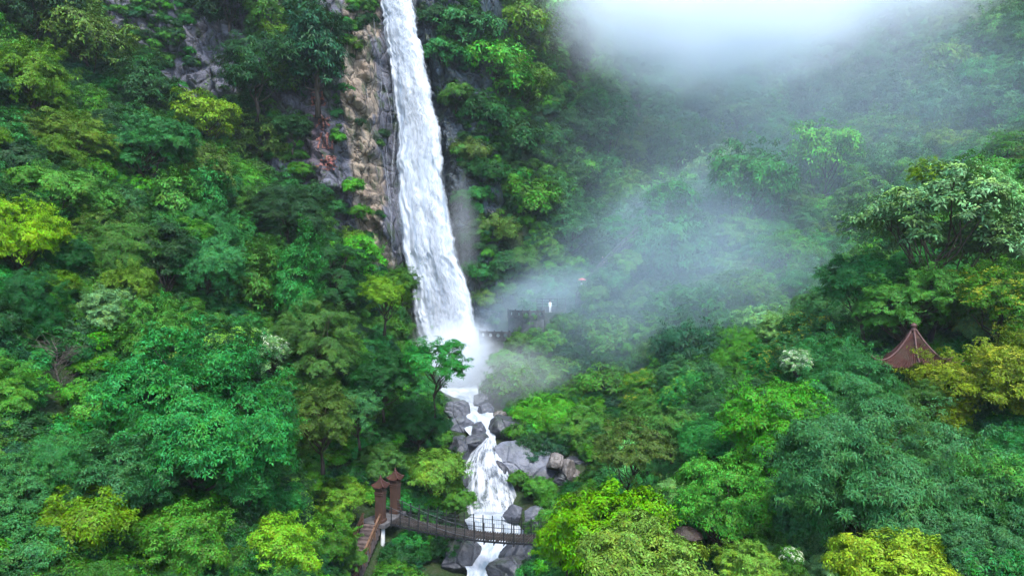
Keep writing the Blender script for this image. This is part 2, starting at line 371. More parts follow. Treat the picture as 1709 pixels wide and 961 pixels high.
# ------------------------------------------------------------------ water
def water_material(name, streak, dark, alpha_lo, alpha_hi, edge=0.08, base=(0.49, 0.52, 0.555), thr=0.5, vs=1.0):
    """white water: streaks run along V of the water's own UV (u across, v in metres along the flow)"""
    s = NT(name); uv = s.n('ShaderNodeUVMap').outputs['UV']
    sx = s.n('ShaderNodeSeparateXYZ'); s.l(uv, sx.inputs[0])
    n1 = s.noise(1.0, 6, 0.62, s.mapping(uv, (streak, 0.028 * vs, 1)), 0.5); n2 = s.noise(1.0, 4, 0.6, s.mapping(uv, (streak * 0.4, 0.06 * vs, 1), (3, 1, 0)), 0.8)
    n3 = s.noise(1.0, 5, 0.7, s.mapping(uv, (streak * 2.2, 0.12 * vs, 1), (5, 9, 0)))
    f = s.math('ADD', s.math('MULTIPLY', n1, 0.55), s.math('ADD', s.math('MULTIPLY', n2, 0.3), s.math('MULTIPLY', n3, 0.15)))
    col = s.ramp(f, [(0.38, dark), (thr, base)])
    e1 = s.mr(sx.outputs['X'], 0.0, edge); e2 = s.mr(sx.outputs['X'], 1.0, 1.0 - edge)
    ed = s.math('MULTIPLY', e1, e2)
    a = s.mr(s.math('ADD', f, s.math('MULTIPLY', s.math('SUBTRACT', ed, 1.0), 0.62)), alpha_lo, alpha_hi)
    a = s.math('MULTIPLY', a, s.mr(ed, 0.0, 0.35))
    h = s.math('ADD', n1, s.math('MULTIPLY', n3, 0.5))
    return s.done(s.bsdf(col, 0.55, 0.25, s.bump(h, 0.35, 0.4), a).outputs[0])
FALLB = water_material('waterfall_water', 9, (0.27, 0.34, 0.43), 0.20, 0.40, 0.16)
FALLF = water_material('waterfall_spray', 14, (0.52, 0.57, 0.62), 0.44, 0.72, 0.32)
STRAND = water_material('thin_water', 2.5, (0.30, 0.38, 0.45), 0.44, 0.82, 0.45)
STREAM = water_material('white_water', 5, (0.20, 0.255, 0.29), 0.16, 0.30, 0.05, (0.48, 0.51, 0.54), 0.57, 9.0)
CASC = water_material('cascade_water', 15, (0.20, 0.25, 0.29), 0.34, 0.60, 0.05, (0.48, 0.51, 0.54), 0.52, 15.0)

def sheet(name, L, R, Yf, rows, cols, bulge, nzamp, nzf, mat, seed=0, parent=None, jit=0.0):
    """water sheet from left-edge points to right-edge points; rows interpolated along the flow"""
    L = np.array(L, float); R = np.array(R, float)
    k = np.linspace(0, len(L) - 1, rows); i0 = np.clip(k.astype(int), 0, len(L) - 2); fr = (k - i0)[:, None]
    # Catmull-Rom along the flow
    def cr(A):
        Ap = np.vstack([2 * A[0] - A[1], A, 2 * A[-1] - A[-2]])
        p0, p1, p2, p3 = Ap[i0], Ap[i0 + 1], Ap[i0 + 2], Ap[i0 + 3]; t = fr
        return 0.5 * (2 * p1 + (p2 - p0) * t + (2 * p0 - 5 * p1 + 4 * p2 - p3) * t ** 2 + (3 * p1 - p0 - 3 * p2 + p3) * t ** 3)
    Lr, Rr = cr(L), cr(R)
    if jit:
        for A_, sg in ((Lr, 3.7), (Rr, 8.1)):
            for i_ in range(rows):
                z_ = A_[i_][2]; A_[i_][0] += jit * (noise.fractal(Vector((z_ * 0.22, sg, seed * 2.3)), 0.8, 2.0, 5) + 0.35 * noise.noise(Vector((z_ * 1.6, sg, seed))))
    u = np.linspace(0, 1, cols)
    V = Lr[:, None] * (1 - u)[None, :, None] + Rr[:, None] * u[None, :, None]
    mid = (Lr + Rr) / 2; tang = np.gradient(mid, axis=0); side = Rr - Lr
    nrm = np.cross(side, tang); nrm /= np.linalg.norm(nrm, axis=1)[:, None] + 1e-9
    if Yf < 0: nrm = np.where(nrm[:, 1:2] > 0, -nrm, nrm)
    else: nrm = np.where(nrm[:, 2:3] < 0, -nrm, nrm)
    along = np.r_[0, np.cumsum(np.linalg.norm(np.diff(mid, axis=0), axis=1))]
    wd = np.linalg.norm(side, axis=1)
    off = bulge * (1 - (2 * u - 1) ** 2)[None, :] * np.ones((rows, 1))
    N = np.array([[noise.fractal(Vector((uu * w * nzf, a * nzf * 0.25, seed * 7.3)), 0.9, 2.0, 4) for uu in u] for a, w in zip(along, wd)])
    V = V + nrm[:, None] * (off + nzamp * N)[..., None]
    ids = np.arange(rows * cols).reshape(rows, cols)
    Qs = np.stack([ids[:-1, :-1], ids[:-1, 1:], ids[1:, 1:], ids[1:, :-1]], -1).reshape(-1, 4)
    me = np_mesh(name, V.reshape(-1, 3), Qs, True)
    UV = np.stack(np.broadcast_arrays(u[None, :], along[:, None] * 1.0), -1).reshape(-1, 2)
    lay = me.uv_layers.new(name='UVMap'); lay.data.foreach_set('uv', UV[Qs.ravel()].astype(np.float32).ravel())
    return link(name, me, mat, parent)
EDGE = [(-60,615,672,117.5),(0,630,695,116.5),(60,638,702,115.5),(120,647,716,114.5),(200,655,737,113.3),(300,655,747,111.8),(400,661,766,110.4),(500,680,794,109.2),(580,688,808,108.4),(650,694,818,107.8)]
fall = sheet('waterfall', [P(l, y, d - 1.6) for y, l, r, d in EDGE], [P(r, y, d - 1.6) for y, l, r, d in EDGE], -1, 300, 90, 1.6, 0.8, 0.7, FALLB, 1, None, 0.55)
tag(fall, 'tall white waterfall pouring down the cliff into the gorge', None, None, 'structure')
for k, (dl, dr, dd) in enumerate([(-2, 3, 1.0), (-9, 16, 1.8), (-4, 24, 2.5)]):
    o = sheet('spray_veil', [P(l + dl, y, d - dd - 1.7) for y, l, r, d in EDGE], [P(r + dr, y, d - dd - 1.7) for y, l, r, d in EDGE], -1, 300, 70, 1.6, 0.8, 0.6, FALLF, 2 + k, fall, 1.3)
VEIL = water_material('thin_veil', 6, (0.34, 0.43, 0.52), 0.46, 0.95, 0.3)
VE = [(205,650,690,113.0),(260,643,690,111.9),(300,642,690,111.3),(400,650,700,109.9),(500,672,705,108.7),(600,685,720,107.6)]
sheet('side_veil', [P(l, y, d - 1.9) for y, l, r, d in VE], [P(r, y, d - 1.9) for y, l, r, d in VE], -1, 150, 30, 0.6, 0.5, 0.8, VEIL, 31, fall)
def strand(pts, wpx, seed):
    L = []; R = []
    for px, py in pts:
        x, _, z = P(px, py, 108); d = cliff_y(x, z) - 0.7
        for q in (0, 1): d = cliff_y((px - 854.5) / F * d, CAMZ - (py - 480.5) / F * d) - 0.7
        L.append(P(px - wpx / 2, py, d)); R.append(P(px + wpx / 2, py, d))
    # keep the fall line smooth: water leaves the rock where it overhangs
    yl = np.array([p.y for p in L]); ys = np.minimum(yl, np.convolve(np.pad(yl, 1, mode='edge'), [0.25, 0.5, 0.25], 'valid'))
    for a, b, y in zip(L, R, ys): a.y = y; b.y = y
    o = sheet('thin_waterfall', L, R, -1, 90, 8, 0.15, 0.12, 1.5, STRAND, seed)
    return tag(o, 'thin white trickle running down the dark rock beside the main fall', None, None, 'structure')
strand([(634,115),(637,140),(636,170),(641,210),(645,250),(648,290),(652,330),(655,380)], 5, 11)
strand([(612,150),(616,175),(619,205),(622,235),(628,270),(632,310)], 3, 12)
strand([(622,0),(624,30),(628,70),(634,100),(640,130),(650,170),(655,210)], 6, 13)
strand([(640,262),(645,290),(648,320),(650,350),(654,400),(657,440)], 8, 14)
strand([(604,0),(606,20),(608,45),(610,60)], 4, 15)
strand([(648,0),(645,40),(650,90),(655,140),(660,190)], 9, 16)

# stream from the plunge pool down to the bridge
def zp(px, d, z): return Vector(((px - 854.5) / F * d, d, z))
SL = [zp(705,107,25.6),zp(728,98,25.3),zp(752,90,24.6),zp(776,85.5,24.2),zp(772,82,23.4),zp(786,79,22.7),zp(800,77,22.2)]
SR = [zp(800,107,25.6),zp(800,98,25.3),zp(806,90,24.6),zp(826,85.5,24.2),zp(832,82,23.4),zp(828,79,22.7),zp(829,77,22.2)]
st = tag(sheet('stream', SL, SR, 1, 150, 40, 0.1, 0.35, 0.5, STREAM, 21), 'white water running between boulders from the plunge pool', None, None, 'structure')
KL = [zp(803,77.4,22.3),zp(794,76,22.0),zp(778,74.6,21.4),zp(764,73.2,20.2),zp(757,72.0,18.9),zp(758,71.0,17.6),zp(760,69.6,16.6)]
KR = [zp(829,77.4,22.3),zp(832,76,22.0),zp(840,74.6,21.4),zp(851,73.2,20.2),zp(862,72.0,18.9),zp(870,71.0,17.6),zp(876,69.6,16.6)]
tag(sheet('cascade', KL, KR, -1, 120, 90, 0.9, 0.14, 2.2, CASC, 22), 'fan shaped cascade spilling over a rounded rock above the bridge', None, None, 'structure')
BL = [zp(770,70.6,17.1),zp(772,68,17.0),zp(780,65,16.9),zp(775,62,16.8),zp(768,59,16.6),zp(778,56.5,16.3),zp(772,54,15.9),zp(770,50,15.0),zp(780,40,13.2)]
BR = [zp(868,70.6,17.1),zp(880,68,17.0),zp(892,65,16.9),zp(880,62,16.8),zp(862,59,16.6),zp(842,56.5,16.3),zp(838,54,15.9),zp(840,50,15.0),zp(860,40,13.2)]
tag(sheet('stream', BL, BR, 1, 160, 44, 0.1, 0.3, 0.7, STREAM, 23), 'foaming stream passing beneath the suspension bridge', None, None, 'structure')
tag(sheet('side_trickle', [P(943,806,72.2),P(944,815,71.6),P(947,826,71)], [P(950,806,72.2),P(954,815,71.6),P(958,826,71)], -1, 20, 8, 0.1, 0.1, 1.0, STRAND, 24), 'small white trickle between the tan rocks', None, None, 'structure')

# ------------------------------------------------------------------ boulders
def rock_mesh(name, rx, ry, rz, seed, cuts=7, rough=0.12):
    bm = bmesh.new(); bmesh.ops.create_icosphere(bm, subdivisions=5, radius=1.0)
    rr = random.Random(seed)
    planes = []
    for _ in range(cuts):
        n = Vector((rr.gauss(0, 1), rr.gauss(0, 1), rr.gauss(0.1, 0.8))).normalized(); planes.append((n, rr.uniform(0.55, 0.85)))
    for v in bm.verts:
        p = v.co.copy()
        for n, d in planes:
            k = p.dot(n) - d
            if k > 0: p -= n * k * 0.94
        p *= 1 + rough * noise.fractal(p * 1.6 + Vector((seed * 3.1, 0, 0)), 0.9, 2.1, 5) + rough * 0.25 * noise.noise(p * 6)
        v.co = Vector((p.x * rx, p.y * ry, p.z * rz))
    return bm_mesh(name, bm, True)
BOULD = [ # px,py,w,h,d,material,label
 (764,687,46,38,86,ROCK,'rounded grey boulder splitting the stream just below the plunge pool'),
 (762,714,58,34,82.5,ROCK,'low grey boulder below the rounded one at the upper stream edge'),
 (800,722,30,40,80.5,ROCK,'upright grey boulder ringed by white water in midstream'),
 (790,747,84,44,78,ROCKDARK,'dark wet slab wedged across the stream above the cascade'),
 (764,770,54,72,75.5,ROCKDARK,'tall dark boulder at the cascade edge beside the bushes'),
 (853,722,70,62,81,ROCKDARK,'square dark boulder above the big flat faced block'),
 (884,772,122,92,75.5,ROCKBLUE,'huge smooth flat faced grey block beside the cascade'),
 (872,836,84,50,74.6,ROCKDARK,'dark overhung rock under the huge flat faced block'),
 (858,856,36,26,67,ROCK,'small domed boulder in the foam just behind the bridge'),
 (899,871,66,42,64,ROCK,'broad rounded boulder behind the bridge netting'),
 (768,930,74,70,59.5,ROCKDARK,'dark sloping boulder under the bridge beside the white pier'),
 (868,925,64,46,57,ROCK,'grey boulder under the bridge beside the yellow green bush'),
 (858,952,84,40,54.5,ROCKDARK,'dark boulder at the water below the bridge'),
 (768,806,30,36,72,ROCKDARK,'small dark rock at the foot of the cascade by the bushes'),
 (928,772,28,32,74,ROCKTAN,'pale tan stone leaning on the huge grey block'),
 (948,784,22,42,73.5,ROCKTAN,'narrow upright tan stone above the small trickle'),
 (962,797,24,26,73.5,ROCKTAN,'rounded tan stone nearest the small olive tree'),
 (955,836,36,30,70,ROCKTAN,'brown pink stone below the small trickle'),
 (934,806,36,40,73.5,ROCKDARK,'dark stone beside the small trickle'),
 (966,770,40,30,76,ROCKDARK,'dark stone under the overhanging shrubs above the trickle'),
 (975,815,44,50,74,ROCKDARK,'dark damp boulder behind the small olive tree'),
 (802,668,30,20,90,ROCK,'small misty rock at the pool edge'),
 (810,688,28,30,87,ROCK,'misty grey rock on the far bank of the upper stream'),
 (836,692,24,18,85,ROCKTAN,'small pinkish rock above the square dark boulder'),
 (905,885,40,30,61,ROCKDARK,'low dark rock where the bridge meets the bush'),
 (818,806,78,96,75.4,ROCKDARK,'dark rounded rock glimpsed under the fan of the cascade'),
 (1146,893,46,24,41,ROCKBROWN,'brown rock ledge showing between the green tree and yellow bushes'),
]
for i, (px, py, w, h, d, m, lab) in enumerate(BOULD):
    rx, rz = w / 2 / F * d * 1.12, h / 2 / F * d * 1.15
    o = link('boulder', rock_mesh('boulder', rx, (rx + rz) * 0.55, rz, i + 3, 6 if m is ROCKBLUE else 8, 0.07 if m is ROCKBLUE else 0.12), m, None, P(px, py, d))
    if m is ROCKBLUE:      # blocky hull with one broad flat face turned to the water
        bm = bmesh.new(); cen = P(px, py, d)
        for qx, qy, qd in [(823,748,75),(836,736,75.6),(870,731,76.6),(905,735,77.2),(926,752,76.6),(946,790,74.6),(926,801,73.4),(890,813,72.8),(870,809,72.8),(846,796,73.2),(825,776,74),(850,745,74.6),(880,750,75),(915,770,74.9),(840,760,79),(905,760,81),(940,800,78),(860,815,78),(890,735,80)]:
            bm.verts.new(P(qx, qy, qd) - cen)
        bmesh.ops.convex_hull(bm, input=bm.verts[:]); bmesh.ops.subdivide_edges(bm, edges=bm.edges[:], cuts=5, use_grid_fill=True); bmesh.ops.triangulate(bm, faces=bm.faces[:])
        bmesh.ops.smooth_vert(bm, verts=bm.verts[:], factor=0.5, use_axis_x=True, use_axis_y=True, use_axis_z=True)
        for v in bm.verts: v.co += Vector((noise.noise(v.co * 0.9), noise.noise(v.co * 0.9 + Vector((5, 0, 0))), noise.noise(v.co * 0.9 + Vector((9, 0, 0))))) * 0.14
        o.data = bm_mesh('boulder', bm, False); o.data.materials.append(m)
    o.rotation_euler = (0, 0, 0)
    tag(o, lab, 'boulder', 'boulders along the stream' if px < 1000 else None)

# ------------------------------------------------------------------ suspension bridge
A = P(648, 871, 58.6); B = P(930, 897, 53.6); B.z = A.z + 0.1
ax = (B - A); LEN = math.hypot(ax.x, ax.y); ux = Vector((ax.x, ax.y, 0)).normalized(); uy = Vector((-ux.y, ux.x, 0))   # uy points to the far side
BW = 1.9
def bpt(s, t, h=0.0):
    """s metres along the bridge, t across (0 near edge, BW far edge)"""
    f = s / LEN
    return A + ux * s + uy * t + Vector((0, 0, (B.z - A.z) * f - 0.5 * 4 * f * (1 - f) + h))
br = empty('suspension_bridge', A)
tag(br, 'narrow suspension footbridge with dark steel railing hung over the stream', 'bridge')
def brpart(name, bm, m, parent=br, smooth=False):
    o = link(name, bm_mesh(name, bm, smooth), m)
    return attach(o, parent, A)
bm = bmesh.new(); n = int(LEN / 0.22)
for i in range(n):
    s0 = i * LEN / n; a = bpt(s0 + 0.1, 0.05); b = bpt(s0 + 0.1, BW - 0.05); rr = random.uniform(-0.01, 0.01)
    add_bar(bm, a + Vector((0, 0, rr)), b + Vector((0, 0, rr)), 0.05, 0.19)
brpart('deck', bm, PLANK)
for t in (0.02, BW - 0.02):
    bm = bmesh.new(); pts = [bpt(s, t, -0.12) for s in np.linspace(0, LEN, 30)]
    for p, q in zip(pts, pts[1:]): add_bar(bm, p, q, 0.09, 0.14)
    brpart('edge_beam', bm, STEEL)
for t in (0.0, BW):
    bm = bmesh.new()
    for i, s_ in enumerate(np.linspace(0.3, LEN - 0.2, int(LEN / 0.8))):
        post = bmesh.new(); add_bar(post, bpt(s_, t, -0.36), bpt(s_, t, 1.38), 0.085); add_bar(post, bpt(s_, t - 0.12 if t == 0 else t + 0.12, -0.28), bpt(s_, BW * 0.5, -0.28), 0.06)
        brpart('railing_post', post, STEEL)
    for hh, r in ((1.05, 0.022), (0.72, 0.01), (0.4, 0.01)):
        c = bmesh.new(); add_tube(c, [bpt(s_, t, hh) for s_ in np.linspace(-0.2, LEN, 40)], [r] * 40, 5); brpart('railing_cable', c, STEEL if hh > 1 else CABLE)
    net = bmesh.new()
    k = int(LEN / 0.16)
    for i in range(k):
        s_ = i * LEN / k; add_bar(net, bpt(s_, t, 0.0), bpt(s_, t, 1.05), 0.013)
    brpart('netting', net, STEEL)
    c = bmesh.new(); add_tube(c, [bpt(-0.2, t, 1.35)] + [bpt(s_, t, 1.3 * (1 - s_ / 8) ** 1.5 + 0.1) for s_ in np.linspace(0.6, 7.9, 16)], [0.022] * 17, 6); brpart('main_cable', c, CABLE)
# gate pillars at the bridge head
def gate_pillar(base, h, w, lab):
    t = empty('gate_pillar', base); tag(t, lab, 'pillar', 'pillars at the bridge head')
    t.rotation_euler = (0, 0, math.atan2(ux.y, ux.x))
    bm = bmesh.new(); add_box(bm, (0, 0, h * 0.5), (w, w, h), None, 0.02); link('shaft', bm_mesh('shaft', bm), BROWN, t)
    bm = bmesh.new(); add_box(bm, (0, 0, 0.14), (w * 1.16, w * 1.16, 0.28), None, 0.02); link('plinth', bm_mesh('plinth', bm), BROWN, t)
    bm = bmesh.new()
    for z, ww, hh in ((h * 0.84, 1.14, 0.10), (h * 0.90, 1.22, 0.08), (h + 0.06, 1.3, 0.12)): add_box(bm, (0, 0, z), (w * ww, w * ww, hh), None, 0.015)
    link('moulding', bm_mesh('moulding', bm), BROWN, t)
    # little four-cornered roof with lifted eaves
    bm = bmesh.new(); rings = []
    for f in np.linspace(0, 1, 7):
        r = w * (0.76 * (1 - f) ** 1.35 + 0.05); z = h + 0.16 + 0.72 * f
        ring = []
        for k in range(16):
            a = k / 16 * 2 * math.pi; c_, s_ = math.cos(a), math.sin(a); q = 1 / max(abs(c_), abs(s_)); lift = (q - 1) / 0.414
            ring.append(bm.verts.new((r * c_ * q, r * s_ * q, z + 0.16 * lift ** 2 * (1 - f) ** 3)))
        rings.append(ring)
    for a_, b_ in zip(rings, rings[1:]):
        for k in range(16): bm.faces.new((a_[k], a_[(k + 1) % 16], b_[(k + 1) % 16], b_[k]))
    bm.faces.new(rings[0][::-1]); bm.faces.new(rings[-1])
    rf = link('cap_roof', bm_mesh('cap_roof', bm), TILE, t)
    bm = bmesh.new()
    for k in range(4):
        a = math.pi / 4 + k * math.pi / 2
        add_tube(bm, [(math.cos(a) * r * 1.414, math.sin(a) * r * 1.414, z) for r, z in [(w * (0.76 * (1 - f) ** 1.35 + 0.05), h + 0.2 + 0.72 * f + 0.16 * (1 - f) ** 3) for f in np.linspace(0, 1, 7)]], [0.045] * 7, 5)
    link('hip_ridge', bm_mesh('hip_ridge', bm), RIDGE, rf)
    bm = bmesh.new(); add_lathe(bm, [(0.07, 0), (0.11, 0.06), (0.05, 0.14), (0.07, 0.2), (0.01, 0.3)], (0, 0, h + 0.86), 10); link('finial', bm_mesh('finial', bm), RIDGE, rf)
    return t
gate_pillar(bpt(-0.55, -0.35, 0.02), 2.85, 0.70, 'brown bridge pillar with tiled cap standing at the top of the steps')
gate_pillar(bpt(-0.55, BW + 0.30, 0.02), 2.85, 0.70, 'brown bridge pillar with tiled cap half hidden against the yellow green bush')
# abutment under the bridge head with its piers
ab = empty('bridge_abutment', bpt(-1.2, BW / 2, -0.2)); tag(ab, 'dark concrete bridge landing carried on a white pier above the stream', 'abutment')
ab.rotation_euler = (0, 0, math.atan2(ux.y, ux.x))
bm = bmesh.new(); add_box(bm, (0.1, 0, -0.05), (2.6, BW + 1.9, 0.34), None, 0.02); link('landing_slab', bm_mesh('landing_slab', bm), DARKCONC, ab)
bm = bmesh.new(); add_box(bm, (-0.55, 0.2, -2.1), (1.1, BW + 1.2, 3.75)); link('retaining_wall', bm_mesh('retaining_wall', bm), DARKCONC, ab)
for xx, yy, w in ((1.05, -1.55, 0.34), (1.1, 1.35, 0.34)):
    bm = bmesh.new(); add_tube(bm, [(xx, yy, -0.24), (xx - 0.05, yy, -2), (xx - 0.12, yy, -4.8)], [0.16, 0.19, 0.25], 10); link('pier', bm_mesh('pier', bm, True), CONC, ab)
# steps going down from the landing towards the viewer, with a wooden handrail
T0 = bpt(-1.1, -0.85, -0.05); T1 = P(572, 985, 52.0)
sd = (T1 - T0); hd = Vector((sd.x, sd.y, 0)); nst = 15; sw = 1.5
sn = Vector((-hd.y, hd.x, 0)).normalized()
stp = empty('stairway', T1); tag(stp, 'stone steps with a sloping wooden handrail climbing to the bridge head', 'stairway')
bm = bmesh.new(); q = Matrix.Rotation(math.atan2(hd.y, hd.x), 3, 'Z')
for i in range(nst):
    c = T0 + sd * ((i + 0.5) / nst); add_box(bm, c - Vector((0, 0, 0.45)), (hd.length / nst * 1.04, sw, 0.9), q, 0.015)
o = link('steps', bm_mesh('steps', bm), STEPM); attach(o, stp, T1)
for sgn, nm in ((1, 'handrail'), (-1, 'handrail')):
    bm = bmesh.new(); off = sn * sgn * sw / 2
    add_bar(bm, T0 + off + Vector((0, 0, 0.78)), T1 + off + Vector((0, 0, 0.85)), 0.16, 0.12)
    add_bar(bm, T0 + off + Vector((0, 0, 0.38)), T1 + off + Vector((0, 0, 0.42)), 0.10, 0.08)
    o = link(nm, bm_mesh(nm, bm), WOOD); attach(o, stp, T1)
    for f in np.linspace(0.02, 0.98, 6):
        bm = bmesh.new(); c = T0 + sd * f + off; add_bar(bm, c - Vector((0, 0, 0.3)), c + Vector((0, 0, 0.9)), 0.13)
        o2 = link('baluster', bm_mesh('baluster', bm), WOOD); attach(o2, stp, T1)

# ------------------------------------------------------------------ pavilion on the right slope
pc = P(1525, 540, 56); pz = 30.9
pv = empty('pavilion', (pc.x, pc.y, pz), math.radians(8)); tag(pv, 'small pavilion with a steep upswept brown tiled roof among the trees', 'pavilion')
RH, RR = pc.z - pz, 3.15; EH = 2.75
bm = bmesh.new(); bmesh.ops.create_cone(bm, cap_ends=True, segments=6, radius1=3.0, radius2=2.9, depth=0.5, matrix=Matrix.Translation((0, 0, -0.05))); link('base', bm_mesh('base', bm), STEPM, pv)
for k in range(6):
    a = k * math.pi / 3; bm = bmesh.new(); add_tube(bm, [(2.3 * math.cos(a), 2.3 * math.sin(a), z) for z in (0.2, 1.5, EH + 0.3)], [0.15, 0.14, 0.14], 10); link('column', bm_mesh('column', bm, True), BROWN, pv)
bm = bmesh.new()
for k in range(6):
    a, b = k * math.pi / 3, (k + 1) * math.pi / 3
    for z, h in ((EH + 0.1, 0.26), (EH - 0.35, 0.1)): add_bar(bm, (2.3 * math.cos(a), 2.3 * math.sin(a), z), (2.3 * math.cos(b), 2.3 * math.sin(b), z), 0.14, h)
link('beam', bm_mesh('beam', bm), BROWN, pv)
bm = bmesh.new()
for k in range(5):
    a, b = k * math.pi / 3, (k + 1) * math.pi / 3
    add_bar(bm, (2.3 * math.cos(a), 2.3 * math.sin(a), 0.62), (2.3 * math.cos(b), 2.3 * math.sin(b), 0.62), 0.34, 0.07)
link('bench', bm_mesh('bench', bm), WOOD, pv)
def roofp(f, ang):
    """f 0 eave .. 1 apex ; ang in the sector, corners lifted"""
    k = (ang / (math.pi / 3)) % 1.0; aa = (k - 0.5) * math.pi / 3
    q = math.cos(math.pi / 6) / math.cos(aa); corner = abs(2 * k - 1) ** 2.5
    r = RR * (0.05 + 0.95 * (1 - f)) * q * (1 + 0.10 * corner * (1 - f) ** 4)
    z = EH + (RH - EH - 0.55) * (0.34 * f + 0.66 * f ** 2.0) + 0.5 * corner * (1 - f) ** 5
    return Vector((r * math.cos(ang), r * math.sin(ang), z))
bm = bmesh.new(); fs = np.linspace(0, 1, 14); na = 6 * 14; rings = []
for f in fs: rings.append([bm.verts.new(roofp(f, k / na * 2 * math.pi)) for k in range(na)])
low = [bm.verts.new(v.co * 1.0 - Vector((0, 0, 0.12))) for v in rings[0]]
for a_, b_ in zip(rings, rings[1:]):
    for k in range(na): bm.faces.new((a_[k], a_[(k + 1) % na], b_[(k + 1) % na], b_[k]))
for k in range(na): bm.faces.new((low[k], low[(k + 1) % na], rings[0][(k + 1) % na], rings[0][k]))
cc = bm.verts.new((0, 0, EH + 0.25))
for k in range(na): bm.faces.new((low[(k + 1) % na], low[k], cc))
# tile courses: thin round ribs running up the slope, part of the same roof surface
for k in range(na):
    if k % 14 == 0: continue
    a = k / na * 2 * math.pi; add_tube(bm, [roofp(f, a) + Vector((0, 0, 0.015)) for f in np.linspace(0, 0.86, 7)], [0.05, 0.048, 0.045, 0.04, 0.034, 0.026, 0.016], 4)
rf = link('roof', bm_mesh('roof', bm), TILE, pv)
for k in range(6):
    a = k * math.pi / 3; bm = bmesh.new()
    pts = [roofp(f, a + 1e-4) + Vector((0, 0, 0.06)) for f in np.linspace(0, 1, 12)]
    tip = pts[0] + Vector((math.cos(a) * 0.28, math.sin(a) * 0.28, 0.26)); add_tube(bm, [tip] + pts, [0.04] + [0.085] * 12, 6)
    link('hip_ridge', bm_mesh('hip_ridge', bm, True), RIDGE, rf)
bm = bmesh.new(); add_lathe(bm, [(0.24, 0), (0.30, 0.08), (0.18, 0.2), (0.17, 0.32), (0.24, 0.42), (0.24, 0.52), (0.15, 0.62), (0.03, 0.7)], (0, 0, RH - 0.62), 14); link('finial', bm_mesh('finial', bm, True), RIDGE, rf)

# ------------------------------------------------------------------ viewing terraces with stone balustrades, stair and fence
def ring_panel(bm, a, b, z0, h, th=0.16):
    """balustrade panel with a round opening between two points"""
    d = (b - a); L_ = d.length; u_ = d.normalized(); nrm = Vector((-u_.y, u_.x, 0)) * th / 2
    r = h * 0.30; c = (a + b) / 2 + Vector((0, 0, z0 + h * 0.5)); K = 20; fr = []; bk = []
    def outer(k):
        t = 2 * math.pi * k / K; cx_, sy_ = math.cos(t), math.sin(t); q = min(L_ / 2 / max(abs(cx_), 1e-6), h / 2 / max(abs(sy_), 1e-6)); return cx_ * q, sy_ * q
    vs = []
    for sgn in (1, -1):
        inn = [bm.verts.new(c + u_ * r * 1.25 * math.cos(2 * math.pi * k / K) + Vector((0, 0, r * math.sin(2 * math.pi * k / K))) + nrm * sgn) for k in range(K)]
        out = [bm.verts.new(c + u_ * outer(k)[0] + Vector((0, 0, outer(k)[1])) + nrm * sgn) for k in range(K)]
        for k in range(K): bm.faces.new((inn[k], inn[(k + 1) % K], out[(k + 1) % K], out[k]))
        vs.append((inn, out))
    for k in range(K):
        bm.faces.new((vs[0][0][k], vs[1][0][k], vs[1][0][(k + 1) % K], vs[0][0][(k + 1) % K]))
        bm.faces.new((vs[0][1][k], vs[1][1][k], vs[1][1][(k + 1) % K], vs[0][1][(k + 1) % K]))
def terrace(name, pts, zt, depth_low, lab, inner):
    """stone terrace: retaining wall along pts (seen side), floor slab, posts and ring panels"""
    base = Vector((pts[0][0], pts[0][1], zt)); t = empty(name, base); tag(t, lab, 'terrace')
    inv = Matrix.Translation(-base)
    def prt(nm, bm, m):
        o = link(nm, bm_mesh(nm, bm), m); return attach(o, t, base)
    P3 = [Vector((x, y, zt)) for x, y in pts]; IN = [Vector((x, y, zt)) for x, y in inner]
    bm = bmesh.new(); top = [bm.verts.new(p) for p in P3 + IN[::-1]]; bot = [bm.verts.new(p - Vector((0, 0, depth_low))) for p in P3 + IN[::-1]]
    bm.faces.new(top); bm.faces.new(bot[::-1])
    for k in range(len(top)): bm.faces.new((top[k], bot[k], bot[(k + 1) % len(top)], top[(k + 1) % len(top)]))
    prt('retaining_wall', bm, WALLM)
    bm = bmesh.new()
    for a, b in zip(P3, P3[1:]): add_bar(bm, a + Vector((0, 0, 0.08)), b + Vector((0, 0, 0.08)), 0.16, 0.34)
    prt('coping', bm, BAL)
    for a, b in zip(P3, P3[1:]):
        bm = bmesh.new(); ring_panel(bm, a, b, 0.16, 0.86); add_bar(bm, a + Vector((0, 0, 1.06)), b + Vector((0, 0, 1.06)), 0.12, 0.2); prt('balustrade_panel', bm, BAL)
    for p in P3:
        bm = bmesh.new(); add_box(bm, p + Vector((0, 0, 0.58)), (0.2, 0.2, 1.16), None, 0.02); add_lathe(bm, [(0.06, 0), (0.10, 0.06), (0.09, 0.13), (0.02, 0.2)], p + Vector((0, 0, 1.15)), 8); prt('balustrade_post', bm, BAL)
    return t
def arc(px0, px1, py, d0, dm, d1, n):
    out = []
    for k in range(n + 1):
        f = k / n; px = px0 + (px1 - px0) * f; d = d0 * (1 - f) ** 2 + 2 * dm * f * (1 - f) + d1 * f * f; p = P(px, py, d); out.append((p.x, p.y))
    return out
TD = 101.0
up = arc(848, 908, 530, TD + 3.5, TD - 2.6, TD + 0.2, 5); zt_up = P(880, 531, TD).z
terrace('viewing_terrace', up, zt_up, 3.4, 'curved stone viewing terrace with round holed balustrade facing the falls', [(up[0][0] + 0.5, up[0][1] + 5), (up[-1][0] + 1, up[-1][1] + 5)])
lo = arc(800, 850, 565, TD + 1.5, TD - 0.5, TD - 0.8, 4); zt_lo = P(825, 566, TD).z
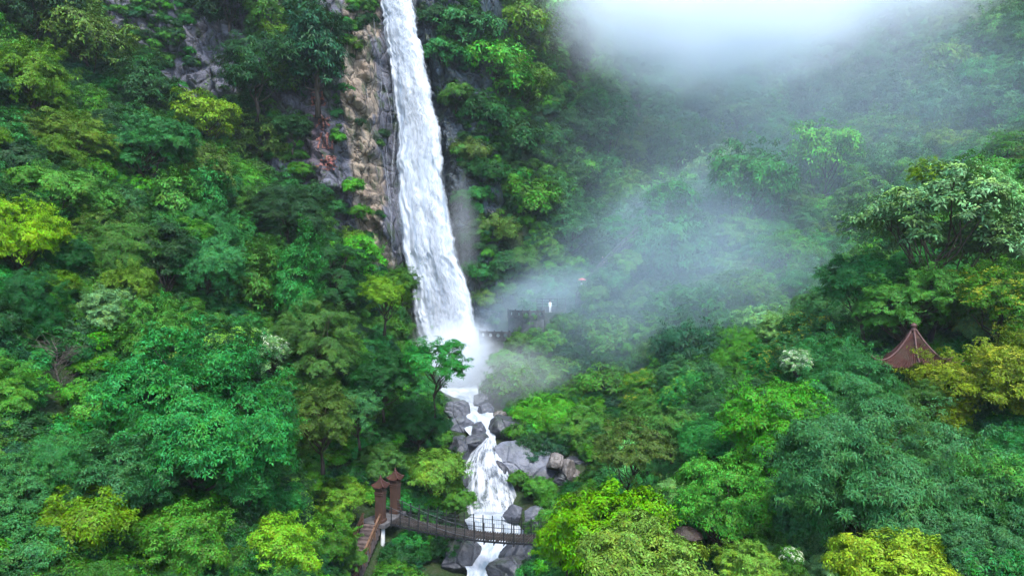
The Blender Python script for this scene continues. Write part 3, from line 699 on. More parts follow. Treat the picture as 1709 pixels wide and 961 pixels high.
terrace('lower_terrace', lo, zt_lo, 2.6, 'low stone terrace with dark balustrade jutting toward the waterfall spray', [(lo[0][0], lo[0][1] + 4), (lo[-1][0], lo[-1][1] + 4)])
# upper landing and post-and-rail fence
UZ = P(920, 512, TD + 3).z
f0 = [P(896, 512, TD + 4.5), P(905, 512, TD + 2.6), P(917, 512, TD + 2.4), P(930, 512, TD + 3.2), P(944, 512, TD + 4.5)]
for p in f0: p.z = UZ
t = empty('upper_landing', f0[0]); tag(t, 'misty upper landing wall behind the person in white', 'landing')
bm = bmesh.new(); fr_ = [p.copy() for p in f0]; bk_ = [p + Vector((1.0, 5, 0)) for p in f0]
tp = [bm.verts.new(p) for p in fr_ + bk_[::-1]]; bt = [bm.verts.new(p - Vector((0, 0, 3))) for p in fr_ + bk_[::-1]]
bm.faces.new(tp); bm.faces.new(bt[::-1])
for k in range(len(tp)): bm.faces.new((tp[k], bt[k], bt[(k + 1) % len(tp)], tp[(k + 1) % len(tp)]))
o = link('retaining_wall', bm_mesh('retaining_wall', bm), WALLM); attach(o, t, f0[0])
fn = empty('rail_fence', f0[0]); tag(fn, 'dark post and rail fence around the upper landing', 'fence')
for p in f0:
    bm = bmesh.new(); add_bar(bm, p, p + Vector((0, 0, 1.35)), 0.14); o = link('post', bm_mesh('post', bm), BAL); attach(o, fn, f0[0])
for h in (0.4, 0.8, 1.2):
    bm = bmesh.new()
    for a, b in zip(f0, f0[1:]): add_bar(bm, a + Vector((0, 0, h)), b + Vector((0, 0, h)), 0.09)
    o = link('rail', bm_mesh('rail', bm), BAL); attach(o, fn, f0[0])
# long stair climbing the spur
SP = [P(962, 500, 106.5), P(985, 470, 107.5), P(1003, 449, 108.5), P(1024, 428, 110), P(1045, 408, 112), P(1068, 388, 114)]
ls = empty('hill_stairway', SP[0]); tag(ls, 'long misty stairway with dark rails climbing the spur above the terraces', 'stairway')
def lsp(nm, bm, m):
    o = link(nm, bm_mesh(nm, bm), m); attach(o, ls, SP[0])
bm = bmesh.new()
for a, b in zip(SP, SP[1:]):
    for k in range(7):
        c = a.lerp(b, (k + 0.5) / 7); dd = b - a; add_box(bm, c - Vector((0, 0, 0.5)), (math.hypot(dd.x, dd.y) / 7 * 1.05, 0.8, 0.9), Matrix.Rotation(math.atan2(dd.y, dd.x), 3, 'Z'))
lsp('steps', bm, BAL)
for off in (-0.5, 0.5):
    bm = bmesh.new()
    for a, b in zip(SP, SP[1:]):
        for h in (0.55, 1.1): add_bar(bm, a + Vector((0, off, h)), b + Vector((0, off, h)), 0.09)
    lsp('handrail', bm, BAL)
    for a, b in zip(SP, SP[1:]):
        for k in range(2):
            bm = bmesh.new(); c = a.lerp(b, k / 2) + Vector((0, off, 0)); add_bar(bm, c, c + Vector((0, 0, 1.2)), 0.12); lsp('rail_post', bm, BAL)

# ------------------------------------------------------------------ people (a few pixels tall)
def person(loc, rz, cloth, legs, lab, raise_arm=False):
    me = bpy.data.meshes.new('person')
    J = {'pel': (0, 0, .92), 'wai': (0, 0, 1.08), 'che': (0, -.01, 1.3), 'nec': (0, 0, 1.47), 'hd0': (0, -.01, 1.56), 'hd1': (0, -.02, 1.66), 'hd2': (0, -.01, 1.74)}
    E = [('pel', 'wai'), ('wai', 'che'), ('che', 'nec'), ('nec', 'hd0'), ('hd0', 'hd1'), ('hd1', 'hd2')]
    R = {'pel': .15, 'wai': .135, 'che': .16, 'nec': .06, 'hd0': .09, 'hd1': .105, 'hd2': .08}
    for sgn, n in ((1, 'l'), (-1, 'r')):
        J.update({n + 'hip': (sgn * .1, 0, .86), n + 'kne': (sgn * .11, -.02, .48), n + 'ank': (sgn * .11, .02, .09), n + 'toe': (sgn * .12, -.14, .04), n + 'sho': (sgn * .19, 0, 1.41)})
        if raise_arm and sgn == 1: J.update({n + 'elb': (sgn * .24, -.1, 1.2), n + 'wri': (sgn * .18, -.24, 1.38)})
        else: J.update({n + 'elb': (sgn * .26, .02, 1.14), n + 'wri': (sgn * .25, -.1, .9)})
        w_ = Vector(J[n + 'wri']); e_ = Vector(J[n + 'elb']); J[n + 'han'] = tuple(w_ + (w_ - e_).normalized() * .1)
        E += [('pel', n + 'hip'), (n + 'hip', n + 'kne'), (n + 'kne', n + 'ank'), (n + 'ank', n + 'toe'), ('che', n + 'sho'), (n + 'sho', n + 'elb'), (n + 'elb', n + 'wri'), (n + 'wri', n + 'han')]
        R.update({n + 'hip': .1, n + 'kne': .065, n + 'ank': .048, n + 'toe': .035, n + 'sho': .065, n + 'elb': .048, n + 'wri': .034, n + 'han': .03})
    names = list(J); me.from_pydata([J[k] for k in names], [(names.index(a), names.index(b)) for a, b in E], [])
    o = bpy.data.objects.new('person', me); COL.objects.link(o)
    md = o.modifiers.new('skin', 'SKIN'); sv = me.skin_vertices[0].data
    for i, k in enumerate(names): sv[i].radius = (R[k], R[k]); sv[i].use_root = (k == 'pel')
    o.modifiers.new('sub', 'SUBSURF').levels = 1; o.modifiers['sub'].render_levels = 1
    dg = bpy.context.evaluated_depsgraph_get(); em = bpy.data.meshes.new_from_object(o.evaluated_get(dg)); o.modifiers.clear(); o.data = em
    for m in (cloth, legs, SKIN): em.materials.append(m)
    for p in em.polygons:
        p.use_smooth = True; c = p.center
        p.material_index = 2 if (c.z > 1.46 or (abs(c.x) > .17 and c.z < .92 and c.z > .7)) else (0 if c.z > .86 else 1)
    bm = bmesh.new(); bmesh.ops.create_uvsphere(bm, u_segments=12, v_segments=8, radius=1.0, matrix=Matrix.Translation((0, .02, 1.70)) @ Matrix.Diagonal((.115, .125, .11, 1)))
    link('hair', bm_mesh('hair', bm, True), HAIR, o)
    o.location = loc; o.rotation_euler = (0, 0, rz); tag(o, lab, 'person'); return o
wp = P(918, 518, TD + 1.6); wp.z = P(918, 521, TD + 1.6).z
person(wp, 0.4, WHITECLOTH, WHITECLOTH, 'person in white clothes standing by the upper landing fence')
bm = bmesh.new(); add_box(bm, (0, 0, -2.0), (2.6, 1.6, 4.0), None, 0.05)
tag(link('stone_ledge', bm_mesh('stone_ledge', bm), WALLM, None, wp + Vector((0.2, 0.1, -0.0))), 'small stone ledge under the person in white', 'ledge')
dp = SP[2].lerp(SP[3], 0.1); dp.z += 0.12; dp.y -= 0.3
person(dp, 2.4, DARKCLOTH, DARKCLOTH, 'person in dark clothes climbing the long hill stairway')
rp = P(971, 492, 105.8); g = ground(rp.x, rp.y)
rp2 = SP[0].lerp(SP[1], 0.35); rp2.z += 0.15; rp2.y -= 0.3
person(rp2, 2.0, WHITECLOTH, DARKCLOTH, 'person in a white top under the red umbrella on the hill stairway', True)
um = empty('umbrella', rp2 + Vector((0.06, -0.25, 1.35))); tag(um, 'open red umbrella held above the lower hill stairway', 'umbrella')
bm = bmesh.new(); add_lathe(bm, [(0.62, 0.55), (0.60, 0.60), (0.45, 0.74), (0.25, 0.83), (0.02, 0.87)], (0, 0, 0), 16); link('canopy', bm_mesh('canopy', bm), REDCLOTH, um)
bm = bmesh.new(); add_tube(bm, [(0, 0, 0), (0, 0, 0.95)], [0.012, 0.012], 6); link('shaft', bm_mesh('shaft', bm), STEEL, um)

# ------------------------------------------------------------------ red inscription on the cliff
def glyph(ch, px, py, size, mat):
    cu = bpy.data.curves.new('carved_letter', 'FONT'); cu.body = ch; cu.size = size; cu.align_x = 'CENTER'; cu.align_y = 'CENTER'; cu.extrude = 0.0; cu.resolution_u = 3; cu.offset = 0.02
    o = bpy.data.objects.new('tmp', cu); COL.objects.link(o); dg = bpy.context.evaluated_depsgraph_get(); dg.update()
    me = bpy.data.meshes.new_from_object(o.evaluated_get(dg)); bpy.data.objects.remove(o); me.name = 'carved_letter'
    bm = bmesh.new(); bm.from_mesh(me)
    for _ in range(2): bmesh.ops.subdivide_edges(bm, edges=[e for e in bm.edges if e.calc_length() > 0.3], cuts=2)
    bmesh.ops.triangulate(bm, faces=bm.faces[:])
    h, n = cast(px, py); c = P(px, py, h.y if h else 103)
    for v in bm.verts:
        x, z = c.x + v.co.x, c.z + v.co.y
        v.co = Vector((x, cliff_y(x, z) - 0.10, z))
    bm.to_mesh(me); bm.free(); me.materials.clear(); me.materials.append(mat)
    o = bpy.data.objects.new('carved_letter', me); COL.objects.link(o); o.parent = cliff
    return o
s = NT('faded_red_paint'); v = s.pos(); n1 = s.noise(0.9, 6, 0.7, v); n2 = s.noise(2.2, 5, 0.7, v)
REDP = s.done(s.bsdf(s.ramp(n1, [(0.3, (0.20, 0.055, 0.045)), (0.55, (0.30, 0.13, 0.105)), (0.8, (0.40, 0.27, 0.24))]), 0.8, 0.2, None, s.mr(n2, 0.36, 0.5, 0.0, 0.95)).outputs[0])
for ch, px, py in (('白', 530, 166), ('水', 540, 205), ('仙', 543, 238), ('瀑', 548, 274)):
    glyph(ch, px, py, 2.7, REDP)

# ------------------------------------------------------------------ trees
def leaves(centers, normals, L, Wd, K, droop, rng, lift=0.0, jitter=0.25):
    """rosettes of K folded leaves around each twig end -> verts (n*K*4,3)"""
    n = len(centers)
    nr = normals + rng.normal(0, jitter, (n, 3)); nr /= np.linalg.norm(nr, axis=1)[:, None]
    ref = rng.normal(0, 1, (n, 3)); t = np.cross(nr, ref); t /= np.linalg.norm(t, axis=1)[:, None] + 1e-9; b = np.cross(nr, t)
    ang = (np.arange(K)[None] * 2 * np.pi / K + rng.uniform(0, 6.28, (n, 1)) + rng.normal(0, 0.9, (n, K)))
    d = np.cos(ang)[..., None] * t[:, None] + np.sin(ang)[..., None] * b[:, None]
    side = -np.sin(ang)[..., None] * t[:, None] + np.cos(ang)[..., None] * b[:, None]
    dr = rng.uniform(0.3, 1.0, (n, K, 1)) * droop
    ln = L * rng.uniform(0.65, 1.25, (n, K, 1))
    up = nr[:, None]; g = np.array([0, 0, -1.0])
    c = centers[:, None] + d * ln * 0.10 + rng.normal(0, L * 0.42, (n, K, 3)) * (1, 1, 0.35)
    midp = c + d * ln * 0.5 + up * ln * (0.12 + lift) + g * dr * ln * 0.15
    tip = c + d * ln + g * dr * ln * 0.75 + up * ln * lift
    w = side * Wd * rng.uniform(0.7, 1.2, (n, K, 1)) * 0.5
    V = np.stack([c, midp - w - up * Wd * 0.12, tip, midp + w - up * Wd * 0.12], 2)
    return V.reshape(-1, 3)
def leaf_mesh(name, Vs):
    V = np.vstack(Vs); Qs = np.arange(len(V)).reshape(-1, 4)
    return np_mesh(name, V, Qs)
def pads_on_crown(rng, n, R, rz, cz, lo=-0.35, shell=(0.62, 1.0), lump=0.18, seed=0):
    out = []
    tries = 0
    LB = [((0.0, 0.0, 0.12), 0.72)]
    a0 = rng.uniform(0, 6.28); nl = int(rng.integers(4, 7))
    for i in range(nl):
        a = a0 + i * 6.283 / nl + rng.normal(0, 0.3); q = rng.uniform(0.38, 0.62); LB.append(((math.cos(a) * q, math.sin(a) * q, rng.uniform(-0.42, 0.42)), rng.uniform(0.36, 0.52)))
    while len(out) < n and tries < n * 60:
        tries += 1
        v = rng.normal(0, 1, 3); v /= np.linalg.norm(v)
        if v[2] < lo or (v[2] < 0 and rng.random() < 0.2): continue
        k = rng.uniform(*shell) * (1 + lump * 2.2 * noise.noise(Vector((v[0] * 1.7 + seed * 5.1, v[1] * 1.7, v[2] * 1.7))))
        li = rng.integers(len(LB)); lc, lr = LB[li]
        p = np.array([lc[0] * R + v[0] * R * k * lr, lc[1] * R + v[1] * R * k * lr, lc[2] * rz + v[2] * rz * k * lr + cz])
        if any(np.linalg.norm((p - a) / (R, R, rz) - np.array([0, 0, 0])) < b * 0.62 for a, b in [(np.array([l[0] * R, l[1] * R, l[2] * rz + cz]), r) for l, r in LB]): continue
        if any(np.linalg.norm((p - q) * (1, 1, 1.5)) < R * 0.13 for q, _ in out) and rng.random() < 0.75: continue
        v = (p - np.array([0, 0, cz])) / (R, R, rz) * 0.6 + v * 0.5; v /= np.linalg.norm(v)
        out.append((p, v))
    return out
def build_tree(kind, seed, far=False, fine=False):
    rng = np.random.default_rng(seed + 100); rr = random.Random(seed)
    pr = dict(  # R crown radius, rz half height, cz crown centre height, pads, pad radius, pad flatness, twigs per pad, leaf length/width, K, droop, fill
        layered=dict(R=4.0, rz=3.7, cz=4.2, n=112, pr=0.80, fl=0.40, tw=76, L=0.185, W=0.075, K=6, dr=0.75, lo=-0.8, out=0.45, fill=120),
        dome=dict(R=4.0, rz=3.8, cz=3.9, n=130, pr=0.74, fl=0.40, tw=66, L=0.22, W=0.055, K=7, dr=0.8, lo=-0.8, out=0.5, fill=140),
        open=dict(R=4.0, rz=3.2, cz=5.3, n=60, pr=0.68, fl=0.28, tw=48, L=0.22, W=0.095, K=6, dr=0.6, lo=-0.6, out=0.35, fill=0),
        bush=dict(R=3.0, rz=2.3, cz=1.7, n=100, pr=0.55, fl=0.6, tw=58, L=0.185, W=0.08, K=6, dr=0.4, lo=-0.5, out=0.9, fill=160),
        slim=dict(R=2.6, rz=4.4, cz=4.6, n=90, pr=0.66, fl=0.45, tw=64, L=0.20, W=0.075, K=6, dr=0.75, lo=-0.7, out=0.6, fill=200),
    )[kind]
    if fine: pr = dict(pr, n=int(pr['n'] * 1.25), tw=int(pr['tw'] * 1.75), pr=pr['pr'] * 0.88, L=pr['L'] * 0.70, W=pr['W'] * 0.72, fill=pr['fill'] * 2)
    if far: pr = dict(pr, n=int(pr['n'] * 0.8), tw=int(pr['tw'] * 0.36), L=pr['L'] * 1.6, W=pr['W'] * 1.7, K=5, fill=pr['fill'] // 3)
    pads = pads_on_crown(rng, pr['n'], pr['R'], pr['rz'], pr['cz'], pr['lo'], lump=0.2 if kind != 'open' else 0.35, seed=seed)
    Cn, Nn, tips = [], [], []
    for p, v in pads:
        pn = np.array([v[0] * pr['out'], v[1] * pr['out'], max(0.25, v[2]) * 0.6 + 0.6]) + rng.normal(0, 0.16, 3); pn /= np.linalg.norm(pn)
        ref = np.cross(pn, [0.3, 0.5, 0.1]); ref /= np.linalg.norm(ref); b = np.cross(pn, ref)
        r0 = pr['pr'] * rng.uniform(0.6, 1.3); m = int(pr['tw'] * (r0 / pr['pr']) ** 1.6) + 4
        rad = np.sqrt(rng.random(m)) * r0; th = rng.uniform(0, 6.28, m)
        lob = 1 + 0.28 * np.sin(th * 3 + rng.uniform(0, 6)) + 0.18 * np.sin(th * 5 + rng.uniform(0, 6)); rad = rad * lob
        hgt = pr['fl'] * r0 * (1 - (rad / r0) ** 2) + rng.normal(0, 0.07 * r0, m)
        c = p + ref * (np.cos(th) * rad)[:, None] + b * (np.sin(th) * rad)[:, None] + pn * hgt[:, None]
        nrm = pn + (ref * np.cos(th)[:, None] + b * np.sin(th)[:, None]) * (rad / r0 * 0.6)[:, None]
        Cn.append(c); Nn.append(nrm)
        tips.append((p, pn, r0))
    for _ in range(46 if not far else 26):
        v = rng.normal(0, 1, 3); v /= np.linalg.norm(v); v[2] = abs(v[2]) if rng.random() < 0.75 else v[2]
        k = rng.uniform(0.92, 1.22); q = np.array([v[0] * pr['R'] * k, v[1] * pr['R'] * k, max(v[2] * pr['rz'] * k + pr['cz'], 0.6)])
        root = np.array([v[0] * pr['R'] * 0.7, v[1] * pr['R'] * 0.7, max(v[2] * pr['rz'] * 0.7 + pr['cz'] - 0.2, 0.4)])
        m = int(pr['tw'] * 0.42); f = rng.random((m, 1)) ** 0.7; c = root + (q - root) * f + rng.normal(0, pr['pr'] * 0.20, (m, 3)) * (1, 1, 0.6); Cn.append(c); Nn.append(np.tile(v * 0.5 + [0, 0, 0.7], (m, 1)) + rng.normal(0, 0.2, (m, 3)))
    if pr['fill']:
        q = rng.normal(0, 1, (pr['fill'], 3)); q /= np.linalg.norm(q, axis=1)[:, None]; k = rng.uniform(0.2, 0.75, (pr['fill'], 1))
        c = q * k * [pr['R'], pr['R'], pr['rz']] + [0, 0, pr['cz']]; Cn.append(c[c[:, 2] > 0.3]); Nn.append((q + [0, 0, .6])[c[:, 2] > 0.3])
    Cn = np.vstack(Cn); Nn = np.vstack(Nn)
    V = leaves(Cn, Nn, pr['L'], pr['W'], pr['K'], pr['dr'], rng)
    crown = leaf_mesh('crown', [V]); crown.materials.append(LEAF)
    # trunk with limbs that end in the foliage pads
    bm = bmesh.new(); cz, R = pr['cz'], pr['R']
    seg = 5 if far else 7
    top = cz + pr['rz'] * 0.35; wob = [Vector((rr.gauss(0, .12), rr.gauss(0, .12), 0)) * (i * 0.7) for i in range(7)]
    tp = [Vector((0, 0, -1.2 + (top + 1.2) * i / 6)) + wob[i] for i in range(7)]
    tr = {'bush': 0.12, 'open': 0.15}.get(kind, 0.2)
    add_tube(bm, tp, [tr * 1.25, tr * 1.0, tr * .85, tr * .7, tr * .52, tr * .34, tr * .12], seg + 1)
    lim = rr.sample(tips, min(len(tips), 22)) if kind == 'open' else rr.sample(tips, min(len(tips), 8 if far else 22))
    for p, pn, r0 in lim:
        p = Vector(p); f = min(0.9, max(0.28, (p.z - 1.0) / (top + 1.2) - 0.12 * rr.random() - 0.10)); k = f * 6; i = int(k)
        a = tp[i].lerp(tp[min(i + 1, 6)], k - i); d = p - a
        m1 = a + d * 0.35 + Vector((rr.gauss(0, .2), rr.gauss(0, .2), -0.05 * d.length)); m2 = a + d * 0.7 + Vector((rr.gauss(0, .15), rr.gauss(0, .15), 0.04 * d.length))
        r = tr * 0.42; add_tube(bm, [a, m1, m2, p], [r, r * .7, r * .45, r * .15], 4 if far else 5, False)
        if kind == 'open':
            for _ in range(3): add_tube(bm, [m2, m2.lerp(p, .5) + Vector((rr.gauss(0, .35), rr.gauss(0, .35), rr.uniform(0, .3))), p + Vector((rr.gauss(0, r0 * .5), rr.gauss(0, r0 * .5), rr.uniform(0, .25)))], [r * .35, r * .22, r * .08], 4, False)
    trunk = bm_mesh('trunk', bm, True); trunk.materials.append(BARK)
    # sprays at the pad tops, used for blossom or for young shoots
    sel = [t_ for t_ in tips if t_[0][2] > pr['cz'] - pr['rz'] * 0.35]
    c = []; nn = []
    for p, pn, r0 in sel:
        m = 20
        rad = np.sqrt(rng.random(m)) * r0 * 0.95; th = rng.uniform(0, 6.28, m); ref = np.cross(pn, [0.3, 0.5, 0.1]); ref /= np.linalg.norm(ref); b = np.cross(pn, ref)
        c.append(p + ref * (np.cos(th) * rad)[:, None] + b * (np.sin(th) * rad)[:, None] + pn * (pr['fl'] * r0 * (1 - (rad / r0) ** 2) + 0.10)[:, None]); nn.append(np.tile(pn, (m, 1)))
    spray = leaf_mesh('spray', [leaves(np.vstack(c), np.vstack(nn), pr['L'] * 0.62, pr['W'] * 1.1, 6, 0.2, rng, 0.25)])
    return dict(crown=crown, trunk=trunk, spray=spray, R=pr['R'], cz=pr['cz'], rz=pr['rz'])
PROTO = {}
for i, k in enumerate(('layered', 'dome', 'open', 'bush', 'slim')):
    PROTO[k] = [build_tree(k, 10 * i + j) for j in range(4 if k in ('layered',) else 3 if k in ('bush', 'dome') else 2)]
FINE = {'layered': [build_tree('layered', 301, fine=True), build_tree('layered', 302, fine=True)], 'dome': [build_tree('dome', 311, fine=True)]}
FARP = {k: [build_tree(k, 70 + 10 * i + j, True) for j in range(n)] for i, (k, n) in enumerate((('layered', 3), ('dome', 2), ('bush', 2), ('slim', 1)))}
def sprays(pr, mat):
    key = 'spray_' + mat.name
    if key not in pr:
        me = pr['spray'].copy(); me.materials.clear(); me.materials.append(mat); pr[key] = me
    return pr[key]

PAL = dict(emerald=(0.016, 0.140, 0.023), mid=(0.036, 0.142, 0.010), olive=(0.056, 0.135, 0.008), yellow=(0.115, 0.245, 0.005), teal=(0.026, 0.152, 0.032), dark=(0.009, 0.064, 0.012),
           fresh=(0.048, 0.220, 0.016), lime=(0.090, 0.240, 0.005), pale=(0.11, 0.29, 0.085), bluedark=(0.010, 0.064, 0.026), gold=(0.15, 0.27, 0.005), brown=(0.16, 0.095, 0.05))
HEROES = []      # (px,py,half-width px,depth) of placed crowns, for spacing
NEARTREES = []
def place_tree(px, py, wpx, kind, colr, label, group=None, d=None, cat='tree', name=None, spray=None, spray_name=None, far=None, squash=1.0, lean=0.0, root=True):
    """a tree whose crown shows at the given place with the given width, rooted where that crown can stand on the slope"""
    R0 = (PROTO[kind][0] if kind in PROTO else FARP[kind][0]); best = None
    if d is None:
        for dd in np.arange(18, 230, 0.5):
            c = P(px, py, dd); sc = wpx / 2 / F * dd / R0['R']; hz = ground(c.x, c.y)
            if c.z - hz <= R0['cz'] * sc * squash: best = dd; break
        if best is None: best = 200
        h, n = cast(px, py)
        if h is not None and h.y < best: best = max(20, h.y - wpx / 2 / F * h.y * 0.45)
    else: best = d
    d = best; c = P(px, py, d); sc = wpx / 2 / F * d / R0['R']
    isfar = far if far is not None else d > 82
    lib = FARP if (isfar and kind in FARP) else FINE if (kind in FINE and sc > 1.05) else PROTO
    pr = lib[kind][random.randrange(len(lib[kind]))]
    base = Vector((c.x, c.y, c.z - pr['cz'] * sc * squash))
    col = PAL[colr] if isinstance(colr, str) else colr
    j = 1 + random.uniform(-0.14, 0.14); col = (col[0] * j * random.uniform(.9, 1.1), col[1] * j, col[2] * j * random.uniform(.9, 1.1), 1)
    rz = random.uniform(0, 6.28)
    nm = name or {'bush': 'shrub', 'slim': 'slender_tree', 'dome': 'dense_tree', 'open': 'open_tree'}.get(kind, 'broadleaf_tree')
    t = empty(nm, base, rz, sc); t.scale.z = sc * squash
    t.rotation_euler = (random.gauss(0, 0.04) + lean * math.sin(rz), random.gauss(0, 0.04) + lean * math.cos(rz), rz)
    tag(t, label, 'shrub' if kind == 'bush' and cat == 'tree' else cat, group)
    o = link('foliage' if kind == 'bush' else 'crown', pr['crown'], None, t); o.color = col
    link('stem' if kind == 'bush' else 'trunk', pr['trunk'], None, t)
    if spray is not None:
        link(spray_name, sprays(pr, spray), None, t)
    HEROES.append((px, py, wpx / 2, d))
    return t

